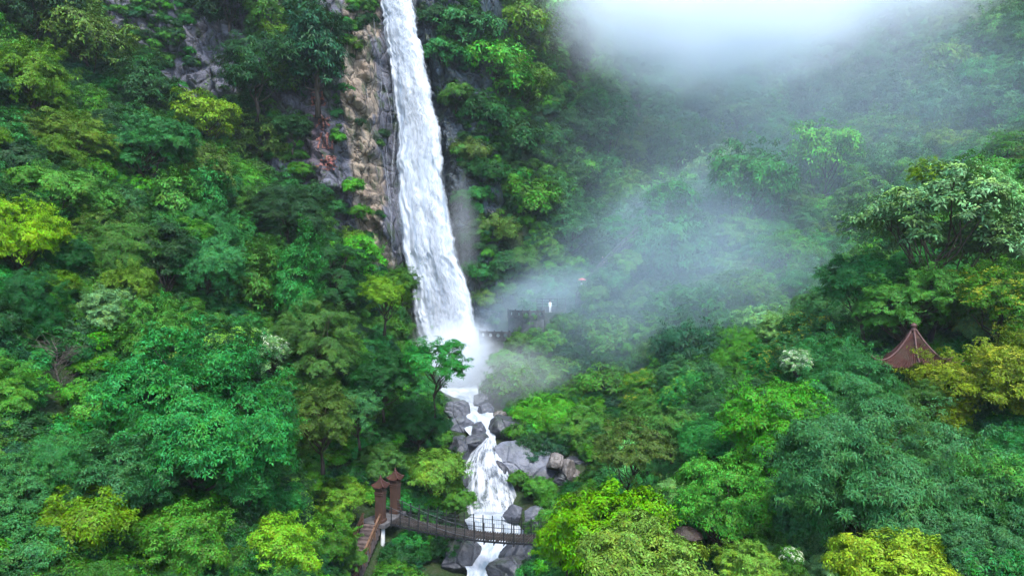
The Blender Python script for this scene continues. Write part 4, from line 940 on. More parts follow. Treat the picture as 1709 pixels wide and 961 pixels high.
L_ = 'trees on the left slope'; R_ = 'trees on the right bank'
H = [ # px,py,width,kind,colour,label, extras
 (330,690,310,'layered','emerald','large emerald tree with drooping tiers above the dark hollow on the left slope',{}),
 (200,800,190,'layered','emerald','deep green tree whose low boughs hang over the black hollow',{}),
 (400,800,150,'layered','emerald','emerald tree leaning beside the black gap left of the pillars',{}),
 (538,700,135,'layered','olive','olive green tree with fine leaves standing out before dark shade',{'d':54}),
 (440,592,92,'layered','pale','pale tree covered in creamy white blossom amid the left slope',{'spray':BLOSSOM,'spray_name':'blossom'}),
 (178,525,105,'layered','pale','tree with pale cream young leaves beside a dark gap',{'spray':SHOOT2,'spray_name':'young_leaves'}),
 (726,606,112,'open','emerald','open branched tree leaning out against the white spray',{'d':66}),
 (642,498,92,'layered','lime','yellow green tree at the ridge edge against the falling water',{'d':76}),
 (672,470,60,'layered','mid','small green tree at the ridge tip closest to the falling water',{'d':77}),
 (728,795,115,'bush','lime','broad yellow green bush behind the bridge pillars',{'d':64.5}),
 (765,838,62,'bush','mid','green bush hanging over the foam beside the yellow green bush',{'d':64}),
 (566,835,105,'bush','lime','bright green bush crowding the pillars from the forest side',{'d':56}),
 (640,770,80,'bush','mid','leafy green bush above the tiled pillar caps',{'d':63}),
 (478,375,150,'dome','dark','dark dense tree on the middle of the left slope',{}),
 (535,565,150,'dome','mid','rounded mid green tree below the lit ridge tree',{'d':66}),
 (560,455,140,'dome','dark','dark green tree under the tan rock band',{'d':80}),
 (640,630,110,'layered','dark','dark tree behind the open branched tree',{'d':66}),
 (700,700,100,'dome','dark','dark shrubby tree shading the upper stream bank',{'d':70}),
 (735,770,70,'bush','dark','dark bush at the water edge beside the tall dark boulder',{'d':70}),
 (600,690,90,'layered','teal','teal green tree between the olive tree and the stream',{'d':60}),
 (30,395,150,'layered','yellow','yellow leaved tree at the picture edge on the left slope',{}),
 (28,815,140,'layered','teal','bluish green tree in the lower corner beside the hollow',{}),
 (135,880,190,'bush','olive','olive yellow bush in front of the black hollow',{}),
 (30,925,170,'bush','teal','teal bush in the bottom corner of the left slope',{}),
 (250,255,150,'layered','emerald','bright emerald tree on the upper left slope',{}),
 (440,235,120,'layered','olive','olive tree crowning the upper ridge before the cliff',{}),
 (345,205,110,'layered','yellow','yellow green tree in front of the grey cliff foot',{}),
 (430,115,140,'dome','dark','dark tree growing on the cliff ledge left of the tan rock',{'d':98}),
 (530,75,110,'slim','bluedark','narrow dark blue green tree beside the top of the tan rock',{'d':101}),
 (488,215,64,'layered','dark','dark tree just left of the red inscription',{'d':98}),
 (590,310,40,'bush','fresh','fresh green shrub clinging to the tan rock under the inscription',{'d':100}),
 (565,230,26,'bush','fresh','small bright shrub growing between inscription and tan rock',{'d':101}),
 (150,75,140,'layered','olive','olive tree near the top of the left slope',{}),
 (60,30,150,'layered','dark','dark tree in the top corner of the left slope',{}),
 (235,140,110,'layered','dark','dark green tree below the grey rock patch',{}),
 (600,430,90,'layered','fresh','fresh green tree below the tan rock foot',{'d':84}),
 (450,925,170,'bush','lime','yellow green bush at the bottom left of the steps',{'d':44}),
 (300,905,170,'bush','mid','leafy green bush below the black hollow',{'d':38}),
 (545,900,110,'bush','mid','green bush beside the stone steps',{'d':50}),
 (712,940,90,'dome','dark','dark fern like tree under the bridge by the white pier',{'d':60.5}),
 (655,955,60,'bush','mid','small bush at the foot of the white pier',{'d':54.5}),
 (740,905,80,'bush','dark','dark bush below the bridge deck over the sloping boulder',{'d':59.5}),
 # right bank
 (1465,805,335,'dome','teal','huge dense teal green dome tree in the right foreground',{'d':36}),
 (1412,662,160,'dome','emerald','emerald dome tree directly below the pavilion eave',{'d':47}),
 (1290,715,190,'layered','fresh','fresh light green tree left of the emerald dome tree',{'d':46}),
 (1648,655,240,'layered',(0.10, 0.165, 0.008),'broad tree tipped with golden yellow shoots beside the pavilion',{'d':50,'spray':SHOOT,'spray_name':'young_shoots'}),
 (1560,385,270,'open','pale','tall open pale green tree with bare limbs above the pavilion',{'d':62,'spray':SHOOT2,'spray_name':'young_leaves'}),
 (1655,340,150,'open','pale','pale open tree at the right edge beside the tall pale tree',{'d':64}),
 (1520,505,160,'layered','fresh','bright green low tree hanging over the pavilion roof',{'d':61}),
 (1440,480,140,'layered','emerald','green tree under the bare limbs of the tall pale tree',{'d':66}),
 (1210,840,175,'layered','fresh','layered light green tree above the brown rock ledge',{'d':42}),
 (1190,755,130,'layered','emerald','green tiered tree behind the small olive tree',{'d':52}),
 (1028,892,215,'bush','lime','big glowing yellow green bush at the right bridge end',{'d':43}),
 (945,915,110,'bush','lime','yellow green bush reaching over the bridge rail',{'d':46}),
 (1050,750,130,'open','olive','small olive tree with a bare dark trunk above the glowing bush',{'d':47}),
 (1075,940,200,'bush','yellow','bright yellow bush at the bottom centre',{'d':32}),
 (1245,945,110,'bush','lime','feathery lime bush right of the bright yellow bush',{'d':31}),
 (1500,962,190,'bush','gold','golden yellow feathery shrub under the dense teal dome tree',{'d':26}),
 (1665,865,160,'layered','emerald','green tree at the right edge beside the dense teal dome tree',{'d':33}),
 (1640,945,150,'layered','teal','teal foliage tree in the bottom right corner',{'d':27}),
 (1210,690,150,'dome','dark','dark fine leaved tree behind the light green trees',{'d':60}),
 (1120,720,110,'bush','mid','soft green shrub right of the small olive tree',{'d':56}),
 (1665,500,150,'layered','mid','yellow budded tree at the right edge above the golden tipped tree',{'d':57,'spray':SHOOT,'spray_name':'young_shoots'}),
 (1330,605,55,'layered','pale','small white blossoming tree beside the emerald dome tree',{'d':58,'spray':BLOSSOM,'spray_name':'blossom'}),
 (1502,662,62,'bush','emerald','small green shrub hiding the pavilion posts',{'d':51}),
 (1548,660,70,'bush','mid','green shrub at the pavilion foot beside the golden tipped tree',{'d':50}),
 (566,890,44,'bush','lime','lime shrub beside the top of the stone steps',{'d':54}),
 (586,932,56,'bush','mid','green shrub leaning over the lower stone steps',{'d':52.5}),
 (1322,928,40,'bush','fresh','small shrub with scattered white flowers under the teal dome',{'d':33,'spray':BLOSSOM,'spray_name':'blossom'}),
 (1545,292,60,'layered','gold','bright yellow little tree behind the tall pale tree top',{'d':72}),
 (1130,420,150,'dome','teal','rounded misty tree crowning the spur above the stairway',{'d':108}),
 (980,840,70,'bush','olive','olive bush behind the glowing bush by the trickle',{'d':58}),
 (865,800,40,'bush','mid','small grassy shrub growing under the huge grey block',{'d':72}),
 (900,815,55,'bush','fresh','fresh green shrub below the huge grey block',{'d':70}),
 (925,845,60,'bush','mid','green shrub above the broad boulder behind the bridge',{'d':66}),
 (910,700,110,'bush','fresh','fresh green shrub above the huge grey block',{'d':82}),
 (965,720,100,'bush','mid','green shrub overhanging the dark stones by the trickle',{'d':80}),
 (860,640,110,'bush','mid','green shrub on the misty promontory over the stream',{'d':92}),
 (935,632,110,'bush','fresh','light green shrub below the viewing terrace',{'d':94}),
 (925,566,52,'bush','fresh','leafy shrub hiding the foot of the stone ledge',{'d':99}),
 (942,542,58,'bush','mid','leafy shrub against the upper landing wall',{'d':100}),
 (868,572,52,'bush','mid','small shrub at the foot of the curved terrace wall',{'d':98}),
 (900,578,60,'bush','fresh','bright shrub at the middle of the curved terrace wall',{'d':97.5}),
 (992,490,58,'bush','mid','shrub under the lower flight of the hill stairway',{'d':104}),
 (1020,466,62,'bush','emerald','shrub under the middle flight of the hill stairway',{'d':105}),
 (1050,438,64,'bush','mid','shrub under the upper flight of the hill stairway',{'d':107}),
 (1000,650,110,'bush','mid','soft green shrub in the middle of the promontory',{'d':88}),
 (850,605,70,'bush','fresh','pale green shrub under the low terrace',{'d':97}),
 (1020,560,110,'bush','mid','misty shrub right of the viewing terrace',{'d':98}),
]
for px, py, w, kind, colr, lab, ex in H:
    place_tree(px, py, w, kind, colr, lab, L_ if px < 800 else R_, **ex)
NHERO = len(H)
def bare_tree(px, py, d, h, lab, seed):
    rr = random.Random(seed); c = P(px, py, d); z = ground(c.x, c.y); bm = bmesh.new(); t = empty('bare_tree', (c.x, c.y, z)); tag(t, lab, 'tree', L_)
    tp = [Vector((rr.gauss(0, .05) * i, rr.gauss(0, .05) * i, -0.5 + h * i / 6)) for i in range(7)]
    add_tube(bm, tp, [.09, .08, .07, .055, .04, .025, .01], 6); link('trunk', bm_mesh('trunk', bm, True), GREYBARK, t)
    bm = bmesh.new()
    for _ in range(26):
        k = rr.uniform(1.5, 5.8); i = int(k); a = tp[i].lerp(tp[i + 1], k - i); an = rr.uniform(0, 6.28); l = rr.uniform(.5, 1) * h * .42
        m = a + Vector((math.cos(an) * l * .5, math.sin(an) * l * .5, l * .3)); e = a + Vector((math.cos(an) * l, math.sin(an) * l, l * rr.uniform(.3, .9)))
        add_tube(bm, [a, m, e], [.035, .022, .008], 4, False)
        for _ in range(3): add_tube(bm, [m, m.lerp(e, .6) + Vector((rr.gauss(0, .3), rr.gauss(0, .3), rr.uniform(0, .5))), e + Vector((rr.gauss(0, .5), rr.gauss(0, .5), rr.uniform(0, .6)))], [.016, .011, .005], 4, False)
    link('branches', bm_mesh('branches', bm, True), GREYBARK, t)
GREYBARK = simple('dead_wood', (0.05, 0.04, 0.032), (0.12, 0.10, 0.082), 4, 0.9, 0.4, 0.02)
bare_tree(100, 640, 46, 3.6, 'small leafless tree inside the dark hollow left of the emerald tree', 2)

# cliff-grown shrubs: right side of the falls and ledges of the left cliff, shrubs over the tan rock
CLF = [(735,95,60),(775,60,90),(760,160,50),(800,190,80),(785,260,60),(800,330,50),(830,380,60),(815,290,60),(840,440,70),(772,330,34),(786,395,44),(800,455,50),(770,255,30),(812,500,46),(790,345,36),(720,30,50),(825,120,110),(870,60,110),(850,230,90),(880,330,90),
       (400,190,60),(450,30,70),(380,10,80),(480,130,70),(510,20,60),(585,400,45),(600,355,30),(575,150,22),(605,35,22),(590,75,26),(560,350,40),(560,190,24),(545,330,30),(520,330,60),(600,205,16),(505,285,36),(160,130,70),(120,20,90),(470,60,60)]
def CLAB(px, py, w):
    size = 'large' if w >= 80 else 'small' if w < 55 else 'mid sized'; hgt = 'near the top' if py < 90 else 'low down' if py > 290 else 'half way up'
    return f'{size} shrub rooted {hgt} in the dark wet rock beside the falls' if px > 700 else f'{size} shrub rooted {hgt} in cracks of the grey and tan cliff'
for px, py, w in CLF:
    h, n = cast(px, py)
    if h is None: continue
    d = h.y - w / 2 / F * h.y * 0.25
    place_tree(px, py, w * 1.25, 'bush', random.choice(('mid', 'dark', 'emerald', 'fresh', 'olive') if px > 700 else ('mid', 'dark', 'emerald', 'dark', 'olive')),
               CLAB(px, py, w), 'shrubs on the falls side rock' if px > 700 else 'shrubs on the cliff', d=d, far=True)

# ---- the remaining trees, spread over the slopes with natural spacing
KEEP = [ # screen windows that stay open and the depth of what shows through them: nothing nearer may grow there
 (620,0,800,600,107),(560,40,660,400,100),(518,150,566,300,100),(745,655,905,961,53),(600,780,930,961,57.5),(790,500,965,578,101),(1465,535,1560,640,55),(950,380,1075,505,113),(560,870,690,961,54),
 (820,715,985,860,73),(700,560,790,645,95),(690,640,790,700,64),(980,700,1110,800,46),(1120,870,1200,920,35),(1430,300,1600,520,60),(205,790,290,900,60),(365,650,415,750,58),(60,570,120,680,60),(305,0,352,70,104),(300,135,352,190,103),(180,0,225,30,104),(395,170,420,210,103),(120,95,145,130,100)]
def blocked(px, py, r, d):
    for x0, y0, x1, y1, dz in KEEP:
        if d < dz + 1 and px + r * 1.12 > x0 and px - r * 1.12 < x1 and py + r * 1.1 > y0 and py - r * 1.05 < y1: return True
    return False
def hero_covered(px, py, r, d):
    for hx, hy, hr, hd in HEROES[:NHERO]:
        if d < hd - 1.0 and abs(px - hx) < (hr + r) * 0.72 and abs(py - hy) < (hr + r) * 0.66: return True
        if abs(d - hd) < 2.5 and math.hypot(px - hx, py - hy) < hr * 0.6: return True
    return False
cand = []
rngt = random.Random(5)
pts = []
def zone_col(px, py, d):
    if px < 800: return rngt.choice(['emerald', 'emerald', 'mid', 'mid', 'dark', 'dark', 'olive', 'teal', 'yellow' if rngt.random() < .5 else 'mid', 'fresh'])
    if d < 80: return rngt.choice(['fresh', 'emerald', 'mid', 'teal', 'mid', 'pale'])
    return rngt.choice(['emerald', 'mid', 'teal', 'dark', 'emerald', 'mid', 'fresh', 'pale' if rngt.random() < .4 else 'mid', 'olive', 'bluedark'])
cell = {}
def free(x, y, r):
    k = (int(x // 8), int(y // 8))
    for i in range(-1, 2):
        for j in range(-1, 2):
            for (a, b, c) in cell.get((k[0] + i, k[1] + j), ()):
                if math.hypot(x - a, y - b) < (r + c) * 0.52: return False
    return True
for hx, hy, hr, hd in HEROES:
    x = (hx - 854.5) / F * hd; cell.setdefault((int(x // 8), int(hd // 8)), []).append((x, hd, hr / F * hd * 0.8))
TREES = []
for _ in range(52000):
    y = 22 + 218 * rngt.random() ** 0.8; x = rngt.uniform(-1.0, 1.0) * y
    if not (X0 + 2 < x < X1 - 2): continue
    R = (rngt.uniform(4.6, 7.6) if y > 118 else rngt.uniform(2.8, 5.0) if y > 72 else rngt.uniform(2.2, 4.4) if y > 45 else rngt.uniform(2.0, 3.6)) * (0.85 if rngt.random() < .4 else 1)
    z = ground(x, y)
    # keep the stream, the bridge head and the steps clear
    sx = np.interp(y, [15, 48, 60, 70, 78, 86, 107], [0, -2.5, -2.5, -2.4, -3.6, -4.2, -9]); wid = np.interp(y, [15, 50, 60, 70, 80, 90, 107], [3, 3.2, 4.6, 5, 4, 4, 9])
    if y < 110 and abs(x - sx) < wid + R * 0.75: continue
    if math.hypot(x - pc.x, y - pc.y) < 4.2: continue
    if math.hypot(x + 11.5, y - 58.8) < R * 1.15 + 2.3 or (abs(y - 57) < 3.2 and -11 < x < 4): continue
    # too steep to stand, or behind the rock face
    if math.hypot(ground(x + 1, y) - ground(x - 1, y), ground(x, y + 1) - ground(x, y - 1)) > 6.0 and rngt.random() < 0.5: continue
    if x < 6 and y > 97:
        cyf = cliff_y(x, z + 2)
        if -80 < x < 6 and z < 96 and y > cyf - 0.6: continue
    if not free(x, y, R): continue
    czh = R * 1.05; px, py = proj((x, y, z + czh)); r = R / y * F
    if py < -r - 30 or py > 961 + r: continue
    outside = px < -r or px > 1709 + r
    if blocked(px, py, r, y) or hero_covered(px, py, r, y): continue
    # visible from the camera?
    vis = False
    for q in (0.2, 1.0, 1.6):
        t = Vector((x, y - R * 0.6, z + czh + R * (q - 0.6))); o_ = Vector((0, 0, CAMZ)); dd = t - o_; hh = bvh.ray_cast(o_, dd.normalized(), dd.length - 1.0)
        if hh[0] is None: vis = True; break
    if not vis: continue
    cell.setdefault((int(x // 8), int(y // 8)), []).append((x, y, R)); TREES.append((y, x, z, R, px, py, -r if outside else r))
TREES.sort(key=lambda t: -t[6])
ROOM = 300 - len(HEROES)
NAMES = {'emerald': 'emerald', 'mid': 'mid green', 'dark': 'dark green', 'olive': 'olive green', 'teal': 'blue green', 'yellow': 'yellow green', 'fresh': 'fresh green', 'pale': 'pale green', 'bluedark': 'dark blue green'}
SHORT = [(px, py, lab) for px, py, w, kind, colr, lab, ex in H]
SHORTN = {'large emerald tree with drooping': 'the large drooping emerald tree', 'olive green tree with fine leaves': 'the olive tree in dark shade', 'pale tree covered in creamy': 'the white blossom tree', 'tree with pale cream young': 'the cream leaved tree',
 'open branched tree leaning': 'the open branched tree', 'yellow green tree at the ridge edge': 'the ridge edge tree', 'dark dense tree on the middle': 'the dark dense slope tree', 'yellow leaved tree at the picture edge': 'the yellow edge tree', 'bright emerald tree on the upper': 'the bright emerald upper tree',
 'olive tree crowning': 'the olive ridge tree', 'dark tree growing on the cliff ledge': 'the cliff ledge tree', 'olive tree near the top': 'the olive top tree', 'huge dense teal': 'the huge teal dome tree', 'fresh light green tree left': 'the fresh light tree', 'broad tree tipped': 'the golden tipped tree',
 'tall open pale': 'the tall pale tree', 'small olive tree with a bare': 'the small olive tree', 'green tree at the right edge beside': 'the right edge green tree', 'big glowing': 'the glowing bush', 'olive yellow bush in front': 'the olive yellow bush', 'yellow green bush at the bottom left': 'the bush by the steps',
 'dark fine leaved tree': 'the dark fine leaved tree', 'leafy green bush below': 'the bush below the hollow', 'bluish green tree in the lower corner': 'the bluish corner tree', 'dark tree in the top corner': 'the dark top corner tree', 'rounded mid green tree below': 'the rounded ridge foot tree', 'fresh green tree below the tan rock': 'the fresh tree under the tan rock',
 'dark green tree below the grey rock': 'the tree below the grey rock', 'small white blossoming': 'the small blossom tree', 'green shrub above the huge': 'the shrub above the grey block', 'soft green shrub in the middle': 'the promontory shrub', 'bright green low tree': 'the low tree over the pavilion'}
EXTRA = [(700, 250, 'the waterfall'), (1525, 580, 'the pavilion'), (880, 530, 'the viewing terrace'), (640, 830, 'the bridge pillars')]
LMK = [(next((h[0], h[1]) for h in H if k in h[5])) + (n,) for k, n in SHORTN.items()] + EXTRA
used = set()
def rel_label(px, py, d, colr, size):
    base = f"{size} {NAMES.get(colr, colr)} tree"
    ms = sorted(LMK, key=lambda m: math.hypot(px - m[0], py - m[1]))[:3]
    opts = []
    for m in ms:
        dx, dy = px - m[0], py - m[1]
        rel = ('above' if dy < 0 else 'below') if abs(dy) > abs(dx) * 0.7 else ('to the left of' if dx < 0 else 'to the right of')
        opts.append(f"{base} {rel} {m[2]}")
    for i in range(len(ms)):
        for j in range(i + 1, len(ms)): opts.append(f"{base} between {ms[i][2]} and {ms[j][2]}")
    for i in range(len(ms)):
        for j in range(len(ms)):
            if i != j: opts.append(opts[i] + ' on the side of ' + ms[j][2])
    for t in opts:
        if t not in used and len(t.split()) <= 16: used.add(t); return t
    return None
nfill = 0; STUFF = []
for (y, x, z, R, px, py, r) in TREES:
    colr = zone_col(px, py, y)
    kind = rngt.choice(['layered', 'layered', 'layered', 'dome', 'bush', 'slim' if y > 62 else 'layered'] if px < 800 else ['layered', 'layered', 'dome', 'dome', 'bush', 'layered'])
    if r < 0: STUFF.append((x, y, z, R, 'dome' if kind == 'slim' else kind, colr)); continue
    if nfill >= ROOM: STUFF.append((x, y, z, R, kind, colr)); continue
    if y < 85:
        lab = rel_label(px, py, y, colr, 'large' if R > 4 else 'small' if R < 2.9 else 'leafy'); grp = L_ if px < 800 else R_
        if lab is None: STUFF.append((x, y, z, R, kind, colr)); continue
    else:
        if px < 800: lab, grp = f'{NAMES[colr]} tree standing among others high under the cliff', f'{NAMES[colr]} trees high under the cliff'
        elif px < 1150 and py < 460: lab, grp = f'{NAMES[colr]} tree on the steep misty wall right of the falls', f'{NAMES[colr]} trees on the misty wall'
        elif py > 430: lab, grp = f'{NAMES[colr]} tree in the mist of the spur below the stairway', f'{NAMES[colr]} trees of the misty spur'
        else: lab, grp = f'hazy {NAMES[colr]} tree in the far valley below the cloud', f'hazy {NAMES[colr]} trees of the far valley'
    nfill += 1
    t = None
    lib = FARP if y > 82 else PROTO
    pr = lib[kind][rngt.randrange(len(lib[kind]))]; sc = R / pr['R']
    col = PAL[colr]; j = rngt.uniform(.82, 1.2); col = (col[0] * j * rngt.uniform(.8, 1.2), col[1] * j, col[2] * j * rngt.uniform(.85, 1.15), 1)
    nm = {'bush': 'shrub', 'slim': 'slender_tree', 'dome': 'dense_tree'}.get(kind, 'broadleaf_tree'); zr = rngt.uniform(.8, 1.3)
    if y > 95:
        key = 'whole'
        if key not in pr:      # far trees: crown and trunk joined in one mesh
            bm = bmesh.new(); bm.from_mesh(pr['crown']); n0 = len(bm.faces); bm.from_mesh(pr['trunk']); bm.faces.ensure_lookup_table()
            for f in bm.faces[n0:]: f.material_index = 1
            me = bpy.data.meshes.new('tree'); bm.to_mesh(me); bm.free(); me.materials.append(LEAF); me.materials.append(BARK); pr[key] = me
        t = link(nm, pr[key]); t.color = col; t.location = (x, y, z - 0.3)
    else:
        t = empty(nm, (x, y, z - 0.3)); o = link('foliage' if kind == 'bush' else 'crown', pr['crown'], None, t); o.color = col; link('stem' if kind == 'bush' else 'trunk', pr['trunk'], None, t)
    if y < 82 and rngt.random() < 0.35: link('young_shoots', sprays(pr, rngt.choice((SHOOTG, SHOOTG, SHOOT))), None, t)
    t.rotation_euler = (rngt.gauss(0, .12), rngt.gauss(0, .12), rngt.uniform(0, 6.28)); ae = rngt.uniform(0.82, 1.2); t.scale = (sc * ae, sc / ae, sc * zr)
    if kind == 'bush': lab = lab.replace(' tree', ' shrub', 1)
    tag(t, lab, 'shrub' if kind == 'bush' else 'tree', grp)
print('TREES heroes', len(HEROES), 'fill', nfill, 'stuff', len(STUFF))

# ------------------------------------------------------------------ uncountable green: undergrowth and the far wood, scattered with geometry nodes
def gn_scatter(name, pts, scl, idx, protos, label):
    """protos: list of (mesh, colour)"""
    cl = bpy.data.collections.new(name + '_kinds')
    for i, (me, col) in enumerate(protos):
        me = me.copy(); me.materials.clear(); me.materials.append(LEAFC.setdefault(col, None) or LEAFC.__setitem__(col, leaf_material(col)) or LEAFC[col])
        o = bpy.data.objects.new(f'{name}_{i:02d}', me); cl.objects.link(o)
    me = bpy.data.meshes.new(name); n = len(pts); me.vertices.add(n); me.vertices.foreach_set('co', np.array(pts, np.float32).ravel())
    a = me.attributes.new('sc', 'FLOAT_VECTOR', 'POINT'); a.data.foreach_set('vector', np.array(scl, np.float32).ravel())
    a = me.attributes.new('rot', 'FLOAT_VECTOR', 'POINT'); a.data.foreach_set('vector', np.c_[RNG.normal(0, .12, n), RNG.normal(0, .12, n), RNG.uniform(0, 6.28, n)].astype(np.float32).ravel())
    a = me.attributes.new('idx', 'INT', 'POINT'); a.data.foreach_set('value', np.array(idx, np.int32))
    ob = link(name, me); tag(ob, label, None, None, 'stuff')
    g = bpy.data.node_groups.new(name, 'GeometryNodeTree'); g.interface.new_socket('Geometry', in_out='INPUT', socket_type='NodeSocketGeometry'); g.interface.new_socket('Geometry', in_out='OUTPUT', socket_type='NodeSocketGeometry')
    gi = g.nodes.new('NodeGroupInput'); go = g.nodes.new('NodeGroupOutput'); ip = g.nodes.new('GeometryNodeInstanceOnPoints'); ci = g.nodes.new('GeometryNodeCollectionInfo')
    ci.inputs['Collection'].default_value = cl; ci.inputs['Separate Children'].default_value = True; ci.inputs['Reset Children'].default_value = True
    def na(nm, typ):
        q = g.nodes.new('GeometryNodeInputNamedAttribute'); q.data_type = typ; q.inputs['Name'].default_value = nm; return [s_ for s_ in q.outputs if s_.enabled and s_.name == 'Attribute'][0]
    ip.inputs['Pick Instance'].default_value = True
    g.links.new(gi.outputs[0], ip.inputs['Points']); g.links.new(ci.outputs[0], ip.inputs['Instance']); g.links.new(na('idx', 'INT'), ip.inputs['Instance Index'])
    g.links.new(na('rot', 'FLOAT_VECTOR'), ip.inputs['Rotation']); g.links.new(na('sc', 'FLOAT_VECTOR'), ip.inputs['Scale']); g.links.new(ip.outputs[0], go.inputs[0])
    md = ob.modifiers.new('scatter', 'NODES'); md.node_group = g
    return ob
def cols(names): return [PAL[n] for n in names]
if STUFF:
    kinds = []; 
    for k in ('layered', 'dome', 'bush', 'slim'):
        for c in ('emerald', 'mid', 'dark', 'teal', 'olive', 'fresh'):
            kinds.append((k, c))
    protos = [(FARP[k][0]['crown'], PAL[c]) for k, c in kinds]
    rem = {'yellow': 'olive', 'pale': 'fresh', 'bluedark': 'teal'}
    idx = [kinds.index((k, rem.get(c, c))) for x, y, z, R, k, c in STUFF]
    gn_scatter('far_forest', [(x, y, z - .3) for x, y, z, R, k, c in STUFF], [(R / FARP[k][0]['R'],) * 3 for x, y, z, R, k, c in STUFF], idx, protos, 'distant and half hidden trees filling the wooded slopes')
up_ = []; us = []; ui = []
for _ in range(60000):
    y = 20 + 175 * rngt.random() ** 0.75; x = rngt.uniform(-1.0, 1.0) * y
    if not (X0 + 2 < x < X1 - 2): continue
    z = ground(x, y)
    sx = np.interp(y, [15, 48, 60, 70, 78, 86, 107], [0, -2.5, -2.5, -2.4, -3.6, -4.2, -9]); wid = np.interp(y, [15, 50, 60, 70, 80, 90, 107], [2.6, 3.0, 4.6, 4.6, 3.4, 4, 9])
    if y < 112 and abs(x - sx) < wid + 0.6: continue
    if math.hypot(x - pc.x, y - pc.y) < 3.2: continue
    px, py = proj((x, y, z + 0.6)); sz = rngt.uniform(0.25, 0.62) * (1.0 if y < 90 else 1.3)
    if px < -280 or px > 1990 or py < -60 or py > 1010 or (y > 115 and x > 22): continue
    if -82 < x < 7.5 and z < 97 and y > cliff_y(x, z) - 0.2: continue
    if 1465 < px < 1560 and 535 < py < 650 and y < 55: continue
    if 815 < px < 985 and 700 < py < 860 and 62 < y < 76 and rngt.random() < 0.85: continue
    if 555 < px < 705 and 815 < py and 46 < y < 62 and not (px > 655 and py > 908): continue
    if y < 60 and ((205 < px < 290 and 780 < py < 910) or (355 < px < 425 and 640 < py < 770) or (50 < px < 130 and 560 < py < 700)): continue
    up_.append((x, y, z - 0.25)); us.append((sz, sz, sz * rngt.uniform(.7, 1.2))); ui.append(rngt.randrange(8))
    if len(up_) > 11000: break
pp = [(FARP['bush'][i % 2]['crown'], PAL[c]) for i, c in enumerate(('mid', 'dark', 'emerald', 'dark', 'mid', 'dark', 'fresh', 'bluedark'))]
gn_scatter('undergrowth', up_, us, ui, pp, 'low shrubs and ferns covering the forest floor')
# moss, ferns and creepers on the rock face
cp_, csz, ci_ = [], [], []
for _ in range(9000):
    x = rngt.uniform(-80, 5); z = rngt.uniform(26, 96)
    m = noise.fractal(Vector((x * 0.14, 3.0, z * 0.10)), 0.9, 2.0, 4)
    if any(abs(x - wx) < ww and abs(z - wz) < wh and m < 0.25 for wx, wz, ww, wh in ((-50, 83, 3.2, 4.5), (-49, 70, 3.0, 4.0), (-61, 84, 3.0, 3.0), (-40, 68, 2.0, 2.5), (-53, 78, 2, 2.5), (-43, 80, 2, 3))): continue
    axx = np.interp(z, [25, 45, 55, 65, 75, 90], [-19.5, -20.5, -22.0, -23.6, -24.0, -24.6])
    fl = np.interp(z, [25, 45, 55, 65, 75, 90], [-17.2, -18.2, -19.0, -20.0, -21.0, -22.4]); frr = np.interp(z, [25, 40, 50, 60, 70, 90], [-3.5, -6, -8, -9.6, -11, -15])
    if fl - 0.8 < x < frr + 1.5: continue
    if abs(x - axx) < 2.6 and m < 0.32: continue
    if abs(x + 29) < 2.2 and 57 < z < 73: continue
    if m < (0.02 if x < -26 else -0.1): continue
    yy = cliff_y(x, z); s_ = rngt.uniform(0.12, 0.42)
    cp_.append((x, yy - 0.02, z - 0.4 * s_)); csz.append((s_, s_, s_)); ci_.append(rngt.randrange(8))
gn_scatter('cliff_creepers', cp_, csz, ci_, pp, 'ferns and creepers rooted over the rock face')

# ------------------------------------------------------------------ air: even haze in one box, drifting mist and the cloud in the valley
s = NT('haze_air'); pv_ = s.n('ShaderNodeVolumePrincipled'); pv_.inputs['Color'].default_value = (0.80, 0.90, 1.0, 1); pv_.inputs['Density'].default_value = 0.00018; pv_.inputs['Anisotropy'].default_value = 0.1
s.l(pv_.outputs[0], s.out.inputs['Volume']); HZM = s.m
bm = bmesh.new(); add_box(bm, (25, 128, 104), (296, 292, 216)); o = link('haze', bm_mesh('haze', bm), HZM); tag(o, 'thin blue haze filling the gorge', None, None, 'stuff')
def mist_mat(name, dens, nscale, lo, hi, power=1.0, col=(0.93, 0.96, 1.0)):
    s = NT(name); v = s.obj()
    ln = s.n('ShaderNodeVectorMath', operation='LENGTH'); s.l(v, ln.inputs[0])
    f = s.mr(ln.outputs['Value'], 0.97, 0.15, 0, 1, True); f = s.math('POWER', f, power)
    n1 = s.noise(nscale, 4, 0.6, v, 0.3)
    n2 = s.noise(nscale * 2.6, 4, 0.65, v, 0.6)
    g = s.math('ADD', f, s.math('ADD', s.math('MULTIPLY', s.math('SUBTRACT', n1, 0.5), 1.1), s.math('MULTIPLY', s.math('SUBTRACT', n2, 0.5), 0.5)))
    g = s.math('MULTIPLY', s.mr(g, lo, hi + 0.35, 0, 1, True), s.mr(f, 0.0, 0.25))
    dn = s.math('MULTIPLY', g, dens)
    p_ = s.n('ShaderNodeVolumePrincipled'); p_.inputs['Color'].default_value = (*col, 1); s.l(dn, p_.inputs['Density']); p_.inputs['Anisotropy'].default_value = 0.1
    s.l(p_.outputs[0], s.out.inputs['Volume']); return s.m
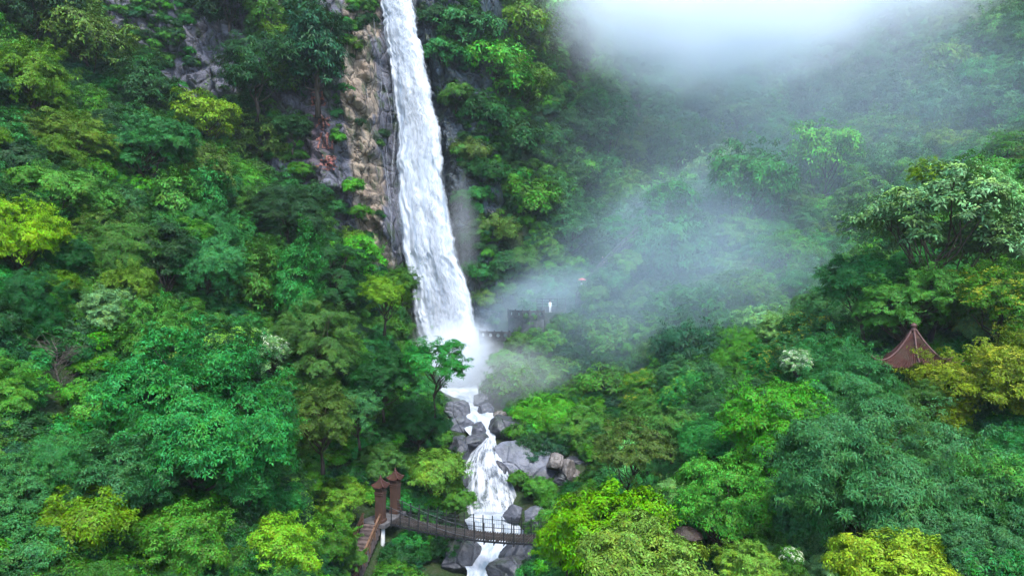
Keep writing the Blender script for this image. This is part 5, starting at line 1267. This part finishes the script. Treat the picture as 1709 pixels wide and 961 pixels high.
def mist(name, c, rad, rot, dens, nscale, lo, hi, label, power=1.0, col=(0.93, 0.96, 1.0)):
    bm = bmesh.new(); bmesh.ops.create_icosphere(bm, subdivisions=3, radius=1.0)
    o = link(name, bm_mesh(name, bm), mist_mat(name, dens, nscale, lo, hi, power, col)); o.location = c; o.scale = rad; o.rotation_euler = rot
    return tag(o, label, None, None, 'stuff')
CW, BL = (0.93, 0.965, 1.0), (0.70, 0.87, 1.0)
CL_ = (0.89, 0.935, 0.98)
mist('cloud', P(1195, 0, 138), (48, 27, 27), (0, 0, 0), 0.13, 1.6, 0.15, 0.72, 'white cloud sinking into the top of the valley', 1.0, CL_)
mist('cloud', P(1230, 30, 150), (78, 34, 38), (0, 0, 0), 0.008, 1.6, 0.05, 0.6, 'pale feathered fringe of the valley cloud', 1.0, CL_)
mist('cloud', P(1420, -45, 165), (62, 30, 26), (0, 0.1, 0), 0.05, 1.8, 0.2, 0.8, 'thinner cloud drifting along the upper right slope', 1.0, CL_)
mist('mist', P(762, 600, 102.5), (12, 6.5, 10), (0, 0, 0), 0.7, 2.2, 0.2, 0.65, 'white spray billowing at the foot of the waterfall', 1.0, CW)
mist('mist', P(772, 400, 109.0), (4.8, 3, 20), (0, -0.06, 0), 0.10, 2.6, 0.3, 0.65, 'fine spray drifting off the edge of the waterfall', 1.0, CW)
mist('mist', P(885, 515, 105), (19, 8.5, 9.5), (0, -0.38, 0), 0.075, 2.0, 0.15, 0.75, 'bluish mist blowing from the falls past the terraces', 1.0, BL)
mist('mist', P(1050, 400, 120), (38, 9, 12), (0, -0.6, 0), 0.04, 1.8, 0.15, 0.8, 'veil of mist rising over the spur and stairway', 1.0, BL)
mist('mist', P(1140, 480, 91), (33, 19, 23), (0, 0, 0), 0.021, 1.3, 0.05, 0.6, 'thin bluish veil hanging over the valley trees', 1.0, BL)
mist('mist', P(1400, 260, 118), (70, 38, 42), (0, 0, 0), 0.0055, 1.2, 0.0, 0.5, 'broad pale blue haze lying in the upper valley', 1.0, BL)
mist('mist', P(818, 856, 68.8), (3.6, 1.6, 1.3), (0, 0, 0), 0.55, 2.0, 0.3, 0.65, 'fine spray where the cascade lands in the pool', 1.0, CW)
mist('mist', P(835, 640, 90), (17, 11, 9), (0, 0, 0), 0.06, 1.8, 0.15, 0.7, 'thin spray over the upper stream boulders', 1.0, CW)
